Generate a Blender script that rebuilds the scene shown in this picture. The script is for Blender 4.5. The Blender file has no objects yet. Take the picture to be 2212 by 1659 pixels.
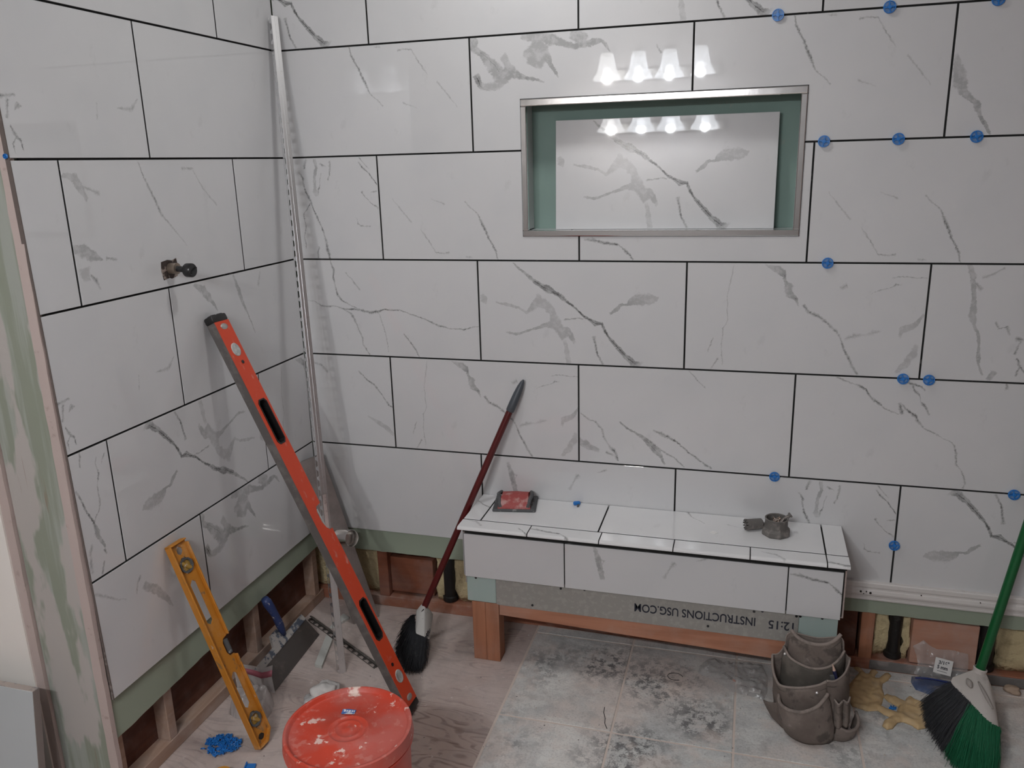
import bpy, bmesh, math, random
from mathutils import Vector as V, Matrix, noise
R = random.Random(7)
PI = math.pi
scn = bpy.context.scene
C = scn.collection

# ---------------------------------------------------------------- camera, exposure, world, lights
cam = bpy.data.objects.new('camera', bpy.data.cameras.new('camera'))
C.objects.link(cam)
cam.data.sensor_width = 36.0
cam.data.lens = 36.0 * 1763.2 / 2212.0
cam.data.clip_start = 0.02
cr, cd, cf = (0.9608, 0.2762, -0.0262), (0.0481, -0.2588, -0.9647), (-0.2732, 0.9256, -0.2619)
cam.matrix_world = Matrix(((cr[0], -cd[0], -cf[0], 1.3904), (cr[1], -cd[1], -cf[1], -2.3143),
                           (cr[2], -cd[2], -cf[2], 1.4949), (0, 0, 0, 1)))
scn.camera = cam
scn.view_settings.view_transform = 'Standard'
scn.view_settings.look = 'None'
scn.view_settings.gamma = 1.0
scn.view_settings.exposure = EXPOSURE = 0.0
scn.view_settings.use_curve_mapping = False
scn.cycles.use_denoising = True
scn.cycles.max_bounces = 8
scn.cycles.sample_clamp_indirect = 6.0
scn.cycles.caustics_reflective = False
scn.cycles.caustics_refractive = False
world = bpy.data.worlds.new('world')
scn.world = world
world.use_nodes = True
world.node_tree.nodes['Background'].inputs[0].default_value = (0.75, 0.82, 0.9, 1)
world.node_tree.nodes['Background'].inputs[1].default_value = 0.3


def lamp(name, kind, loc, power, col=(1, 1, 1), size=0.1, size_y=None, rot=(0, 0, 0)):
    d = bpy.data.lights.new(name, kind)
    d.energy = power
    d.color = col
    if kind == 'AREA':
        d.shape = 'RECTANGLE' if size_y else 'DISK'
        d.size = size
        if size_y:
            d.size_y = size_y
    else:
        d.shadow_soft_size = size
    o = bpy.data.objects.new(name, d)
    o.location = loc
    o.rotation_euler = rot
    C.objects.link(o)
    return o


CANX = 0.85
lamp('can_light_beam', 'AREA', (CANX, -0.47, 2.425), 4.8, (1.0, 0.99, 0.985), 0.18)
BULBS = [(0.52, 33.0, (1.0, 0.985, 0.97)), (0.705, 14.5, (0.95, 0.985, 1.03)), (0.885, 13.5, (0.95, 0.985, 1.03)), (1.09, 13.0, (0.95, 0.985, 1.03))]
for bx_, pw_, cl_ in BULBS:
    lamp('vanity_bulb_light', 'POINT', (bx_, -2.80, 1.965), pw_, cl_, 0.024)


# ---------------------------------------------------------------- node helpers / materials
class N:
    def __init__(s, name):
        s.m = bpy.data.materials.new(name)
        s.m.use_nodes = True
        s.t = s.m.node_tree
        s.b = s.t.nodes['Principled BSDF']

    def new(s, k, **kw):
        n = s.t.nodes.new(k)
        for a, v in kw.items():
            setattr(n, a, v)
        return n

    def put(s, sock, v):
        if isinstance(v, (int, float)):
            sock.default_value = v
        elif isinstance(v, tuple):
            sock.default_value = v if len(sock.default_value) == len(v) else (*v, 1)
        else:
            s.t.links.new(v, sock)

    def math(s, op, a, b=None, c=None, clamp=False):
        n = s.new('ShaderNodeMath', operation=op, use_clamp=clamp)
        s.put(n.inputs[0], a)
        if b is not None:
            s.put(n.inputs[1], b)
        if c is not None:
            s.put(n.inputs[2], c)
        return n.outputs[0]

    def vec(s, op, a, b):
        n = s.new('ShaderNodeVectorMath', operation=op)
        s.put(n.inputs[0], a)
        s.put(n.inputs[1], b)
        return n.outputs[1] if op == 'DOT_PRODUCT' else n.outputs[0]

    def noise(s, co, scale, detail=3.0, rough=0.55, color=False):
        n = s.new('ShaderNodeTexNoise')
        s.put(n.inputs['Vector'], co)
        n.inputs['Scale'].default_value = scale
        n.inputs['Detail'].default_value = detail
        n.inputs['Roughness'].default_value = rough
        return n.outputs['Color'] if color else n.outputs[0]

    def ramp(s, f, lo, hi):
        n = s.new('ShaderNodeMapRange', interpolation_type='SMOOTHSTEP')
        s.put(n.inputs[0], f)
        n.inputs[1].default_value = lo
        n.inputs[2].default_value = hi
        return n.outputs[0]

    def mix(s, f, a, b):
        n = s.new('ShaderNodeMix', data_type='RGBA')
        s.put(n.inputs[0], f)
        s.put(n.inputs[6], a)
        s.put(n.inputs[7], b)
        return n.outputs[2]

    def co(s, kind='Object'):
        return s.new('ShaderNodeTexCoord').outputs[kind]

    def scaled(s, co, sc):
        return s.vec('MULTIPLY', co, sc)

    def bump(s, h, strength=0.3, dist=0.002):
        n = s.new('ShaderNodeBump')
        n.inputs['Strength'].default_value = strength
        n.inputs['Distance'].default_value = dist
        s.put(n.inputs['Height'], h)
        s.t.links.new(n.outputs[0], s.b.inputs['Normal'])


def mat(name, col, rough=0.6, metal=0.0, layers=(), bump=None, spec=None, alpha=None, trans=None, emit=None, stretch=None):
    """layers: (colour, scale, lo, hi, strength, stretch) dirt or print laid over the base colour by noise"""
    n = N(name)
    co = n.co()
    c = (*col, 1)
    for L in layers:
        lc, sc, lo, hi, st = L[:5]
        cc = n.scaled(co, L[5]) if len(L) > 5 else co
        f = n.math('MULTIPLY', n.ramp(n.noise(cc, sc, 5.0, 0.6), lo, hi), st)
        c = n.mix(f, c, (*lc, 1))
    n.put(n.b.inputs['Base Color'], c)
    n.b.inputs['Roughness'].default_value = rough
    n.b.inputs['Metallic'].default_value = metal
    if spec is not None:
        n.b.inputs['Specular IOR Level'].default_value = spec
    if alpha is not None:
        n.b.inputs['Alpha'].default_value = alpha
    if trans is not None:
        n.b.inputs['Transmission Weight'].default_value = trans
    if emit is not None:
        n.put(n.b.inputs['Emission Color'], (*emit[0], 1))
        n.b.inputs['Emission Strength'].default_value = emit[1]
    if bump:
        cc = n.scaled(co, bump[3]) if len(bump) > 3 else co
        n.bump(n.noise(cc, bump[0], 4.0), bump[1], bump[2])
    return n.m


def wood(name, c1, c2, axis=0, dust=0.0, knots=True):
    n = N(name)
    co = n.co()
    sc = [14.0, 14.0, 14.0]
    sc[axis] = 1.2
    st = n.scaled(co, tuple(sc))
    a = n.noise(st, 3.0, 6.0, 0.65)
    w = n.math('SINE', n.math('MULTIPLY', n.noise(st, 1.1, 2.0, 0.4), 42.0))
    f = n.math('ADD', n.math('MULTIPLY', n.ramp(a, 0.3, 0.7), 0.6), n.math('MULTIPLY', w, 0.18))
    c = n.mix(n.math('MAXIMUM', n.math('MINIMUM', f, 1.0), 0.0), (*c1, 1), (*c2, 1))
    if knots:
        sk = [3.0, 3.0, 3.0]
        sk[axis] = 2.0
        v = n.new('ShaderNodeTexVoronoi')
        n.put(v.inputs['Vector'], n.scaled(co, tuple(sk)))
        v.inputs['Scale'].default_value = 2.2
        k = n.math('SUBTRACT', 1.0, n.ramp(v.outputs['Distance'], 0.02, 0.10))
        c = n.mix(n.math('MULTIPLY', k, 0.6), c, (c2[0] * 0.45, c2[1] * 0.4, c2[2] * 0.4, 1))
    if dust:
        d = n.math('MULTIPLY', n.ramp(n.noise(co, 9.0, 5.0, 0.6), 0.42, 0.68), dust)
        c = n.mix(d, c, (0.50, 0.42, 0.38, 1))
    n.put(n.b.inputs['Base Color'], c)
    n.b.inputs['Roughness'].default_value = 0.72
    n.bump(a, 0.25, 0.001)
    return n.m


TILE_L, TILE_H = 0.6095, 0.305
TILE_COL = (0.672, 0.675, 0.684)


def marble(name, veins, gloss=0.022, TILE_COL=TILE_COL):
    """polished porcelain with printed veins: every vein is a chord plus a ramp holding offset, width and depth of colour"""
    n = N(name)
    uv = n.co('UV')
    d1 = n.noise(uv, 42.0, 3.0, 0.6, True)
    d2 = n.noise(uv, 230.0, 2.0, 0.6, True)
    p = n.vec('ADD', uv, n.scaled(n.vec('SUBTRACT', d1, (0.5, 0.5, 0.5)), (0.009, 0.009, 0)))
    p = n.vec('ADD', p, n.scaled(n.vec('SUBTRACT', d2, (0.5, 0.5, 0.5)), (0.005, 0.005, 0)))
    jag = n.math('MULTIPLY', n.math('SUBTRACT', n.noise(uv, 95.0, 3.0, 0.7), 0.5), 2.2)
    jagw = n.math('MULTIPLY', n.math('SUBTRACT', n.noise(uv, 60.0, 4.0, 0.65), 0.5), 1.5)
    total = None
    for vn in veins:
        pts = [(a / 1e3, b / 1e3, w / 1e4, k / 100.0) for a, b, w, k in vn]
        P0 = V((pts[0][0], pts[0][1]))
        P1 = V((pts[-1][0], pts[-1][1]))
        L = max((P1 - P0).length, 0.004)
        ax = (P1 - P0) / L
        nr = V((-ax.y, ax.x))
        n_r = n.new('ShaderNodeValToRGB')
        cr_ = n_r.color_ramp
        st = []
        pad = 0.004
        for i, (a, b, w, k) in enumerate(pts):
            q = V((a, b)) - P0
            t = (q.dot(ax) + pad) / (L + 2 * pad)
            if st and t <= st[-1][0] + 0.004:
                t = st[-1][0] + 0.004
            st.append([t, q.dot(nr) / 0.2 + 0.5, w / 0.08, k])
        if st[-1][0] > 0.99:
            s_ = 0.99 / st[-1][0]
            for q in st:
                q[0] *= s_
        st = [[0.0, st[0][1], st[0][2], 0.0]] + st + [[1.0, st[-1][1], st[-1][2], 0.0]]
        for i, (t, o_, w, k) in enumerate(st[:32]):
            e = cr_.elements[i] if i < 2 else cr_.elements.new(min(t, 1.0))
            e.position = min(t, 1.0)
            e.color = (o_, w, k, 1)
        rel = n.vec('SUBTRACT', p, (P0.x, P0.y, 0.0))
        t = n.math('DIVIDE', n.math('ADD', n.vec('DOT_PRODUCT', rel, (ax.x, ax.y, 0.0)), pad), L + 2 * pad)
        n.put(n_r.inputs[0], t)
        sp = n.new('ShaderNodeSeparateColor')
        n.put(sp.inputs[0], n_r.outputs[0])
        off = n.math('MULTIPLY_ADD', sp.outputs[0], -0.2, 0.1)
        dist = n.math('ABSOLUTE', n.math('ADD', n.vec('DOT_PRODUCT', rel, (nr.x, nr.y, 0.0)), off))
        wide = max(w for _, _, w, _ in pts)
        q = n.math('DIVIDE', dist, n.math('MULTIPLY_ADD', sp.outputs[1], 0.08 * (0.60 if wide > 0.012 else 0.75), 0.0004))
        q = n.math('ADD', q, jag if wide <= 0.012 else jagw)
        body = n.math('SUBTRACT', 1.0, n.ramp(q, 0.72 if wide > 0.012 else 0.45, 1.12))
        if wide > 0.012:
            m_ = n.math('MULTIPLY', body, n.math('MULTIPLY', sp.outputs[2], 0.80))
            if max(k for _, _, _, k in pts) > 0.64:
                ln = n.math('DIVIDE', n.math('ABSOLUTE', n.math('ADD', dist, n.math('MULTIPLY', jag, 0.0016))), 0.0022)
                hard = n.math('MULTIPLY', n.math('SUBTRACT', 1.0, n.ramp(ln, 0.2, 1.0)), n.ramp(sp.outputs[2], 0.45, 0.85))
                m_ = n.math('MAXIMUM', m_, n.math('MULTIPLY', hard, 1.15))
        else:
            core = n.math('SUBTRACT', 1.0, n.ramp(q, -0.15, 0.5))
            m_ = n.math('MULTIPLY', n.math('MULTIPLY_ADD', core, 0.68, n.math('MULTIPLY', body, 0.50)), sp.outputs[2])
        total = m_ if total is None else n.math('MAXIMUM', total, m_)
    base = n.mix(n.ramp(n.noise(uv, 5.0, 3.0), 0.35, 0.7), (*TILE_COL, 1), (TILE_COL[0] * 0.965, TILE_COL[1] * 0.97, TILE_COL[2] * 0.975, 1))
    faint = n.math('MULTIPLY', n.ramp(n.noise(n.vec('MULTIPLY', p, (1.0, 0.6, 1)), 11.0, 4.0, 0.7), 0.60, 0.72), 0.10)
    if total is not None:
        brk = n.math('MULTIPLY_ADD', n.ramp(n.noise(uv, 48.0, 4.0, 0.65), 0.36, 0.58), 0.5, 0.5)
        total = n.math('MULTIPLY', total, brk)
        total = n.math('MAXIMUM', n.math('MULTIPLY', total, 1.0), faint)
    else:
        total = faint
    c = n.mix(total, base, (0.085, 0.088, 0.085, 1))
    n.put(n.b.inputs['Base Color'], c)
    n.b.inputs['Roughness'].default_value = gloss
    n.b.inputs['IOR'].default_value = 1.5
    return n.m


# vein tables: (u mm, v mm, width 0.1 mm, darkness %) measured from each print's top left corner
VEINS={
'cross':[[(110,5,30,50),(129,23,53,60),(164,51,83,70),(191,70,120,80),(214,81,150,90),(244,97,98,90),(267,112,82,90),(237,93,75,80),(262,109,67,90),(291,132,50,90),(317,156,50,80),(336,168,66,80),(357,181,149,80),(373,180,83,90),(382,201,75,90),(396,222,75,90),(417,246,100,80),(443,273,108,80),(468,295,166,80),(484,301,248,50)],
[(84,213,31,30),(108,218,70,50),(141,210,62,50),(168,201,54,50),(200,190,114,50),(228,186,228,35)],
[(55,124,38,35),(87,129,92,40),(126,138,53,35),(146,153,76,35),(170,129,266,40),(190,117,303,35)],
[(182,98,76,30),(184,117,341,35),(213,132,227,30),(228,155,189,35),(232,178,303,35),(247,200,266,40),(266,223,304,40)],
[(244,201,168,40),(265,200,168,40),(282,217,168,50),(291,238,84,40)],
[(263,235,84,30),(269,269,127,30),(273,299,127,30)],
[(400,148,66,60),(417,135,107,50),(431,122,57,60),(445,122,49,60),(461,111,203,50),(486,105,324,45),(518,104,242,35),(534,100,40,30)],
[(350,219,83,60),(355,249,50,80),(361,274,42,80),(376,299,59,50)],
[(263,170,42,70),(287,168,25,60),(317,165,33,60)],
[(9,102,116,30),(15,117,193,35),(22,125,39,20)]],
'river':[[(30,129,25,20),(57,133,33,40),(79,145,41,70),(97,148,49,80),(129,146,33,50),(155,155,33,70),(187,155,57,80),(218,158,57,90),(253,164,65,90),(280,161,73,90),(298,154,40,80),(350,154,32,80),(380,164,24,60),(417,175,32,80),(451,187,32,80),(480,200,47,80),(513,207,24,60),(542,208,31,50),(563,209,47,80),(584,203,23,70),(609,200,16,60)],
[(119,-31,48,60),(126,5,32,50),(135,33,65,80),(131,58,49,70),(135,86,32,50),(141,110,73,90),(153,127,49,80),(184,142,32,60),(209,154,32,50)],
[(155,155,41,60),(181,167,57,70),(193,187,57,70),(204,216,25,50),(215,245,41,70),(218,270,33,70),(238,299,33,60)],
[(279,165,24,40),(290,201,24,50),(300,242,24,50),(303,288,20,30)],
[(362,230,32,60),(378,252,32,70),(394,276,40,70),(408,300,32,50)],
[(175,41,24,50),(195,61,32,50),(219,91,32,60)]],
'comet':[[(209,5,35,30),(236,15,173,50),(249,25,173,60),(258,35,83,70),(259,49,55,60),(267,66,208,50),(274,83,173,55),(290,97,83,70),(296,114,28,30)],
[(312,114,48,70),(321,128,62,70),(348,141,76,60),(376,163,62,70),(400,184,55,70),(411,203,35,60),(419,227,48,60),(430,248,49,70),(445,276,56,70),(459,299,49,60)],
[(401,64,68,40),(416,59,102,40)],
[(526,37,20,40),(544,32,20,50),(563,33,20,40),(584,38,20,40),(605,36,20,40)],
[(477,80,14,20),(498,69,20,40),(520,64,20,40),(536,53,33,60),(546,55,20,40)],
[(424,202,69,30),(442,191,103,40),(468,190,34,20),(492,183,102,30),(508,180,34,20)],
[(555,289,69,30),(578,263,170,35),(594,235,170,35),(598,214,101,20)],
[(556,191,68,40),(557,174,135,35),(581,166,168,35),(598,148,80,45),(608,131,47,40)],
[(125,8,19,30),(119,43,31,40),(110,94,20,30),(114,158,24,30),(102,183,24,50),(100,236,20,40),(104,285,24,40)],
[(76,212,24,50),(63,249,24,40)],
[(90,269,32,60),(75,298,32,50)]],
'twigs':[[(6,148,26,50),(32,169,43,60),(49,172,43,50),(69,196,60,50),(75,218,60,50),(86,240,34,40),(106,261,103,70),(119,292,52,80)],
[(-1,237,173,45),(23,249,217,50),(58,264,86,40)],
[(84,267,69,60),(102,275,60,50)],
[(124,170,42,60),(144,186,51,70),(169,200,51,60),(203,222,127,70),(225,248,169,70),(244,264,127,70),(257,290,42,60)],
[(191,210,42,60),(220,230,59,70),(246,250,51,60),(284,270,34,60),(314,295,34,50)],
[(224,190,42,50),(253,201,101,80),(291,220,42,80),(325,249,42,80),(358,273,42,70),(392,295,50,70)],
[(323,5,24,50),(336,19,24,50),(367,51,20,30)]],
'bolt':[[(106,2,47,50),(126,11,47,70),(148,20,23,50),(165,25,52,80),(181,35,41,90),(197,57,58,90),(215,71,52,90),(226,81,23,60),(251,93,41,60),(271,100,17,30)],
[(283,9,34,90),(299,13,46,90),(316,18,34,90),(326,28,51,80)],
[(297,17,34,80),(301,27,34,80),(308,36,52,70),(315,43,34,60),(318,58,14,30),(327,66,63,90),(334,78,46,80),(343,95,34,50)],
[(267,70,41,60),(272,81,75,90),(277,96,70,90)],
[(271,69,23,40),(285,81,52,70),(296,92,69,90),(311,103,58,80),(317,115,64,80),(335,134,23,40),(360,147,40,60),(379,157,23,30),(406,170,23,40)],
[(406,171,29,50),(415,184,40,70),(420,202,46,60),(422,230,40,60),(435,247,23,40),(447,271,41,70),(450,286,35,60),(447,297,47,60)],
[(516,3,44,50),(518,15,72,50)]],
'jumble':[[(349,43,36,40),(359,59,54,80),(358,70,36,70),(362,87,36,80),(370,109,67,90),(380,131,49,70),(388,155,32,90),(400,187,50,90),(410,209,36,90),(416,229,32,70),(420,251,59,60),(424,278,91,80),(430,305,46,90)],
[(380,131,22,80),(371,144,23,80),(352,166,27,70),(351,177,32,80),(355,204,23,70),(353,220,23,60),(347,235,18,50),(346,242,32,80),(350,263,23,80),(349,274,18,80)],
[(375,5,89,50),(367,29,53,70)],
[(405,6,88,45),(408,32,75,60),(399,57,80,45),(397,90,67,40),(397,101,134,30),(402,112,134,25)],
[(424,18,44,50),(431,24,57,70),(440,26,22,40)],
[(456,12,44,60),(453,33,44,70),(451,54,35,80),(445,65,44,80)],
[(423,49,22,40),(418,66,13,50),(415,84,18,60),(409,94,40,70),(409,110,31,30)],
[(395,271,46,50),(388,285,41,60),(388,301,46,80)],
[(552,18,31,60),(563,32,44,80),(579,46,22,80),(592,61,35,90),(606,81,22,90)],
[(554,4,22,50),(569,21,26,50),(584,38,17,30)],
[(555,105,53,70),(566,121,22,50),(584,138,22,60),(595,145,31,60),(605,153,53,40)],
[(586,105,22,50),(603,102,31,60)],
[(532,183,31,30),(535,198,31,50),(547,205,44,60),(556,206,18,40),(574,205,49,50)]],
'cloud':[[(4,22,175,50),(34,46,145,60),(55,68,291,50),(78,94,349,50),(108,101,261,55),(135,104,174,60),(159,113,87,70),(189,120,63,60),(210,126,17,40)],
[(30,40,41,80),(49,55,52,80),(70,75,41,70),(87,95,23,50)],
[(95,52,173,30),(109,77,174,40),(130,97,116,50)],
[(14,99,176,70),(22,116,147,80),(31,133,59,70)],
[(28,128,176,40),(56,132,176,40),(80,125,234,45),(105,112,174,45)],
[(4,-1,174,50),(14,12,203,50),(19,31,29,50)],
[(150,2,171,40),(173,8,256,45),(209,13,312,50),(238,20,226,55),(266,30,141,55),(295,40,141,60),(321,36,140,65),(344,32,168,60),(369,29,84,55),(383,42,111,60),(392,56,28,40)],
[(287,10,169,40),(307,14,308,50),(329,23,168,50)],
[(200,18,341,50),(192,41,513,45),(187,62,572,45),(190,79,401,45),(195,87,172,40)],
[(211,40,256,45),(219,64,171,50),(234,86,86,60),(245,106,57,60),(251,114,17,40)],
[(516,50,27,30),(528,68,55,50)]],
'thread':[[(241,-1,19,40),(245,11,32,70),(248,23,45,80),(258,44,39,80),(277,81,51,80),(287,103,58,80),(298,131,32,60),(322,150,32,40),(338,168,26,40)],
[(397,20,50,60),(413,17,31,40),(433,18,37,50)],
[(436,18,31,50),(456,51,31,50),(473,76,38,40),(482,88,16,20)],
[(510,110,31,40),(532,135,38,40),(552,159,25,30),(567,178,16,20)],
[(404,162,45,30),(444,177,19,20)],
[(324,6,32,30),(339,6,44,40)]],
'ash':[[(4,116,93,30),(15,154,248,45),(21,181,248,50),(32,202,155,50),(62,227,124,60),(72,257,75,60),(84,275,75,70),(98,299,50,60)]],
'moss':[[(87,1,97,30),(96,26,130,50),(99,46,98,50),(106,85,98,60),(107,132,165,40),(114,158,66,40),(125,178,66,60),(130,205,53,50),(132,239,80,70),(136,263,33,40),(146,286,40,50)],
[(104,49,46,50),(120,62,78,60)],
[(120,33,65,30),(145,24,45,40),(166,8,45,40)],
[(163,147,46,60),(172,163,52,60),(189,158,65,60),(196,179,46,30)],
[(214,189,98,60),(228,191,65,70)],
[(225,195,33,60),(218,215,52,60),(215,229,46,60)],
[(221,242,46,80),(230,260,53,90),(241,275,40,80)],
[(230,260,40,80),(223,286,40,70)],
[(172,278,133,50),(163,299,100,50)]],
'lambda':[[(218,189,60,70),(232,187,60,50),(251,184,49,50)],
[(258,202,92,80),(247,212,30,50)],
[(234,195,60,60),(229,212,42,40),(225,227,60,50)],
[(230,244,30,70),(239,263,61,80),(248,270,43,80),(250,286,31,70)],
[(239,264,31,70),(229,276,24,60),(231,291,24,50)],
[(526,194,28,30),(570,195,94,40),(595,173,29,30)],
[(466,188,34,25),(459,220,27,25)]],
'spark':[[(330,26,42,30),(362,33,67,40),(386,58,67,50)],
[(499,51,33,60),(520,74,41,80),(550,94,50,80),(575,127,33,70),(595,160,41,80),(608,166,33,70)],
[(519,200,25,20),(559,223,126,35),(589,243,126,35),(606,260,84,30)]],
'drift':[[(88,21,79,40),(95,46,119,60),(103,83,159,70),(110,117,120,40)],
[(99,56,56,40),(116,61,55,60),(107,75,40,40)],
[(313,44,116,40),(297,67,39,40),(285,93,78,30)],
[(372,29,23,30),(399,21,54,50)]],
'reed':[[(529,2,49,60),(525,33,43,60)],
[(573,28,25,40),(568,46,19,40),(573,64,44,80),(566,85,19,40),(562,108,25,60),(564,132,44,70),(558,147,32,60),(544,161,25,60),(536,171,44,70)],
[(504,84,31,60),(511,106,37,70),(523,142,44,80),(536,171,44,80),(541,194,127,60),(547,218,76,60),(558,240,39,60)],
[(554,246,51,70),(557,254,39,50)],
[(598,28,32,50),(586,46,19,40)],
[(520,218,63,40),(510,248,75,40),(508,282,76,45)],
[(546,273,38,60),(537,297,38,60)]],
'smoke':[[(369,56,64,40),(358,67,45,50),(349,91,45,40)],
[(377,85,161,45),(409,113,197,50),(432,141,166,45),(451,170,101,40),(463,188,34,30)],
[(230,28,60,30),(254,47,60,40),(278,69,43,40),(317,89,19,20)]],
'plume':[[(105,6,82,40),(140,24,208,50),(156,47,210,50),(173,63,85,50),(189,87,43,40)],
[(278,5,61,40),(293,43,133,50),(307,85,108,50),(330,130,36,60),(352,181,28,40)],
[(409,14,46,40),(394,49,92,30)]],
'mist':[[(4,183,134,40),(29,191,237,50),(53,204,207,50),(79,215,35,60)],
[(93,214,49,60),(121,219,50,40)],
[(23,229,306,35),(26,254,171,30)],
[(40,245,48,60),(51,257,83,60),(61,276,28,40)],
[(7,31,98,40),(32,34,199,40),(49,57,168,45),(61,84,102,40)],
[(237,7,37,50),(244,25,37,70),(258,61,52,60),(278,95,53,80),(291,129,61,70),(322,158,39,40),(372,213,24,20)],
[(392,23,55,40),(435,23,56,40)],
[(434,28,32,30),(464,72,41,30),(515,119,42,30)],
[(58,55,47,40),(100,73,83,35)]],
'dash':[[(15,247,43,50),(37,247,86,70),(67,255,68,70),(110,262,59,80)],
[(110,262,25,50),(140,287,59,80),(153,302,42,80)]],
}

MARBLE = {k: marble('marble_' + k, v) for k, v in VEINS.items()}
MARBLE['plain'] = marble('marble_plain', [])
LIT_WHITE_TILE = (0.80, 0.80, 0.805)  # whiter bench-top marble, raised further to paint in the light on it
MARBLE['cap'] = marble('marble_bench', VEINS['spark'] + VEINS['dash'], 0.06, LIT_WHITE_TILE)
MARBLE['cap_plain'] = marble('marble_bench_plain', [], 0.06, LIT_WHITE_TILE)
MARBLE['cap_thread'] = marble('marble_bench_thread', VEINS['thread'], 0.06, LIT_WHITE_TILE)
BODY = mat('shaded_smeared_tile_body', (0.10, 0.10, 0.098), 0.9, layers=[((0.34, 0.33, 0.32), 60, 0.62, 0.70, 0.6)])  # tile sides darkened with the shade of the joints, plus thinset smears


# ---------------------------------------------------------------- mesh helpers
def box(bm, x0, x1, y0, y1, z0, z1, bev=0.0, mtx=None, seg=1):
    m = Matrix.Translation(((x0 + x1) / 2, (y0 + y1) / 2, (z0 + z1) / 2)) @ Matrix.Diagonal((abs(x1 - x0), abs(y1 - y0), abs(z1 - z0), 1))
    if mtx is not None:
        m = mtx @ m
    r = bmesh.ops.create_cube(bm, size=1.0, matrix=m)
    if bev:
        es = list({e for v in r['verts'] for e in v.link_edges})
        bmesh.ops.bevel(bm, geom=es, offset=bev, segments=seg, affect='EDGES', profile=0.5)
    return r


def frame_from(p0, p1, up=V((0, 0, 1))):
    z = (V(p1) - V(p0)).normalized()
    x = up.cross(z)
    if x.length < 1e-4:
        x = V((1, 0, 0))
    x.normalize()
    y = z.cross(x)
    m = Matrix((x, y, z)).transposed().to_4x4()
    m.translation = V(p0)
    return m


def tube(bm, p0, p1, r0, r1=None, seg=16, caps=True):
    r1 = r0 if r1 is None else r1
    L = (V(p1) - V(p0)).length
    m = frame_from(p0, p1) @ Matrix.Translation((0, 0, L / 2))
    bmesh.ops.create_cone(bm, cap_ends=caps, segments=seg, radius1=max(r0, 1e-5), radius2=max(r1, 1e-5), depth=L, matrix=m)


def lathe(bm, prof, seg=32, mtx=None, closed=False, a0=0.0, a1=2 * PI):
    full = abs(a1 - a0 - 2 * PI) < 1e-6
    n_ = seg if full else seg + 1
    rings = []
    for r, z in prof:
        ring = []
        for i in range(n_):
            a = a0 + (a1 - a0) * i / seg
            p = V((r * math.cos(a), r * math.sin(a), z))
            ring.append(bm.verts.new(mtx @ p if mtx is not None else p))
        rings.append(ring)
    pairs = list(zip(rings, rings[1:])) + ([(rings[-1], rings[0])] if closed else [])
    for A, B in pairs:
        for i in range(seg):
            j = (i + 1) % n_
            if not full and i + 1 >= n_:
                continue
            try:
                bm.faces.new((A[i], A[j], B[j], B[i]))
            except ValueError:
                pass


def path_tube(bm, pts, r, seg=8, rfun=None, caps=True):
    pts = [V(p) for p in pts]
    rings = []
    up = V((0.123, 0.3, 1)).normalized()
    for i, p in enumerate(pts):
        t = (pts[min(i + 1, len(pts) - 1)] - pts[max(i - 1, 0)]).normalized()
        x = up.cross(t)
        x = x.normalized() if x.length > 1e-4 else V((1, 0, 0))
        y = t.cross(x)
        rr = rfun(i / (len(pts) - 1)) if rfun else r
        rings.append([bm.verts.new(p + (x * math.cos(a) + y * math.sin(a)) * rr) for a in [2 * PI * k / seg for k in range(seg)]])
    for A, B in zip(rings, rings[1:]):
        for k in range(seg):
            bm.faces.new((A[k], A[(k + 1) % seg], B[(k + 1) % seg], B[k]))
    if caps:
        bm.faces.new(rings[0][::-1])
        bm.faces.new(rings[-1])


def prism(bm, poly, d0, d1, axes=(0, 2, 1), bev=0.0):
    """poly in the plane of axes[0], axes[1]; extruded along axes[2] from d0 to d1"""
    def mk(p, d):
        c = [0, 0, 0]
        c[axes[0]], c[axes[1]], c[axes[2]] = p[0], p[1], d
        return bm.verts.new(c)
    A = [mk(p, d0) for p in poly]
    B = [mk(p, d1) for p in poly]
    fs = [bm.faces.new(A), bm.faces.new(B[::-1])]
    for i in range(len(poly)):
        j = (i + 1) % len(poly)
        fs.append(bm.faces.new((A[j], A[i], B[i], B[j])))
    bmesh.ops.recalc_face_normals(bm, faces=fs)
    if bev:
        bmesh.ops.bevel(bm, geom=[e for e in fs[0].edges], offset=bev, segments=1, affect='EDGES')


def inside(poly, x, y):
    c = False
    j = len(poly) - 1
    for i in range(len(poly)):
        xi, yi = poly[i]
        xj, yj = poly[j]
        if (yi > y) != (yj > y) and x < (xj - xi) * (y - yi) / (yj - yi) + xi:
            c = not c
        j = i
    return c


def near_edge(poly, x, y):
    best = (1e9, None)
    for i in range(len(poly)):
        a = V(poly[i])
        b = V(poly[(i + 1) % len(poly)])
        ab = b - a
        t = max(0, min(1, (V((x, y)) - a).dot(ab) / max(ab.length_squared, 1e-12)))
        q = a + ab * t
        d = (q - V((x, y))).length
        if d < best[0]:
            best = (d, q)
    return best


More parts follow.
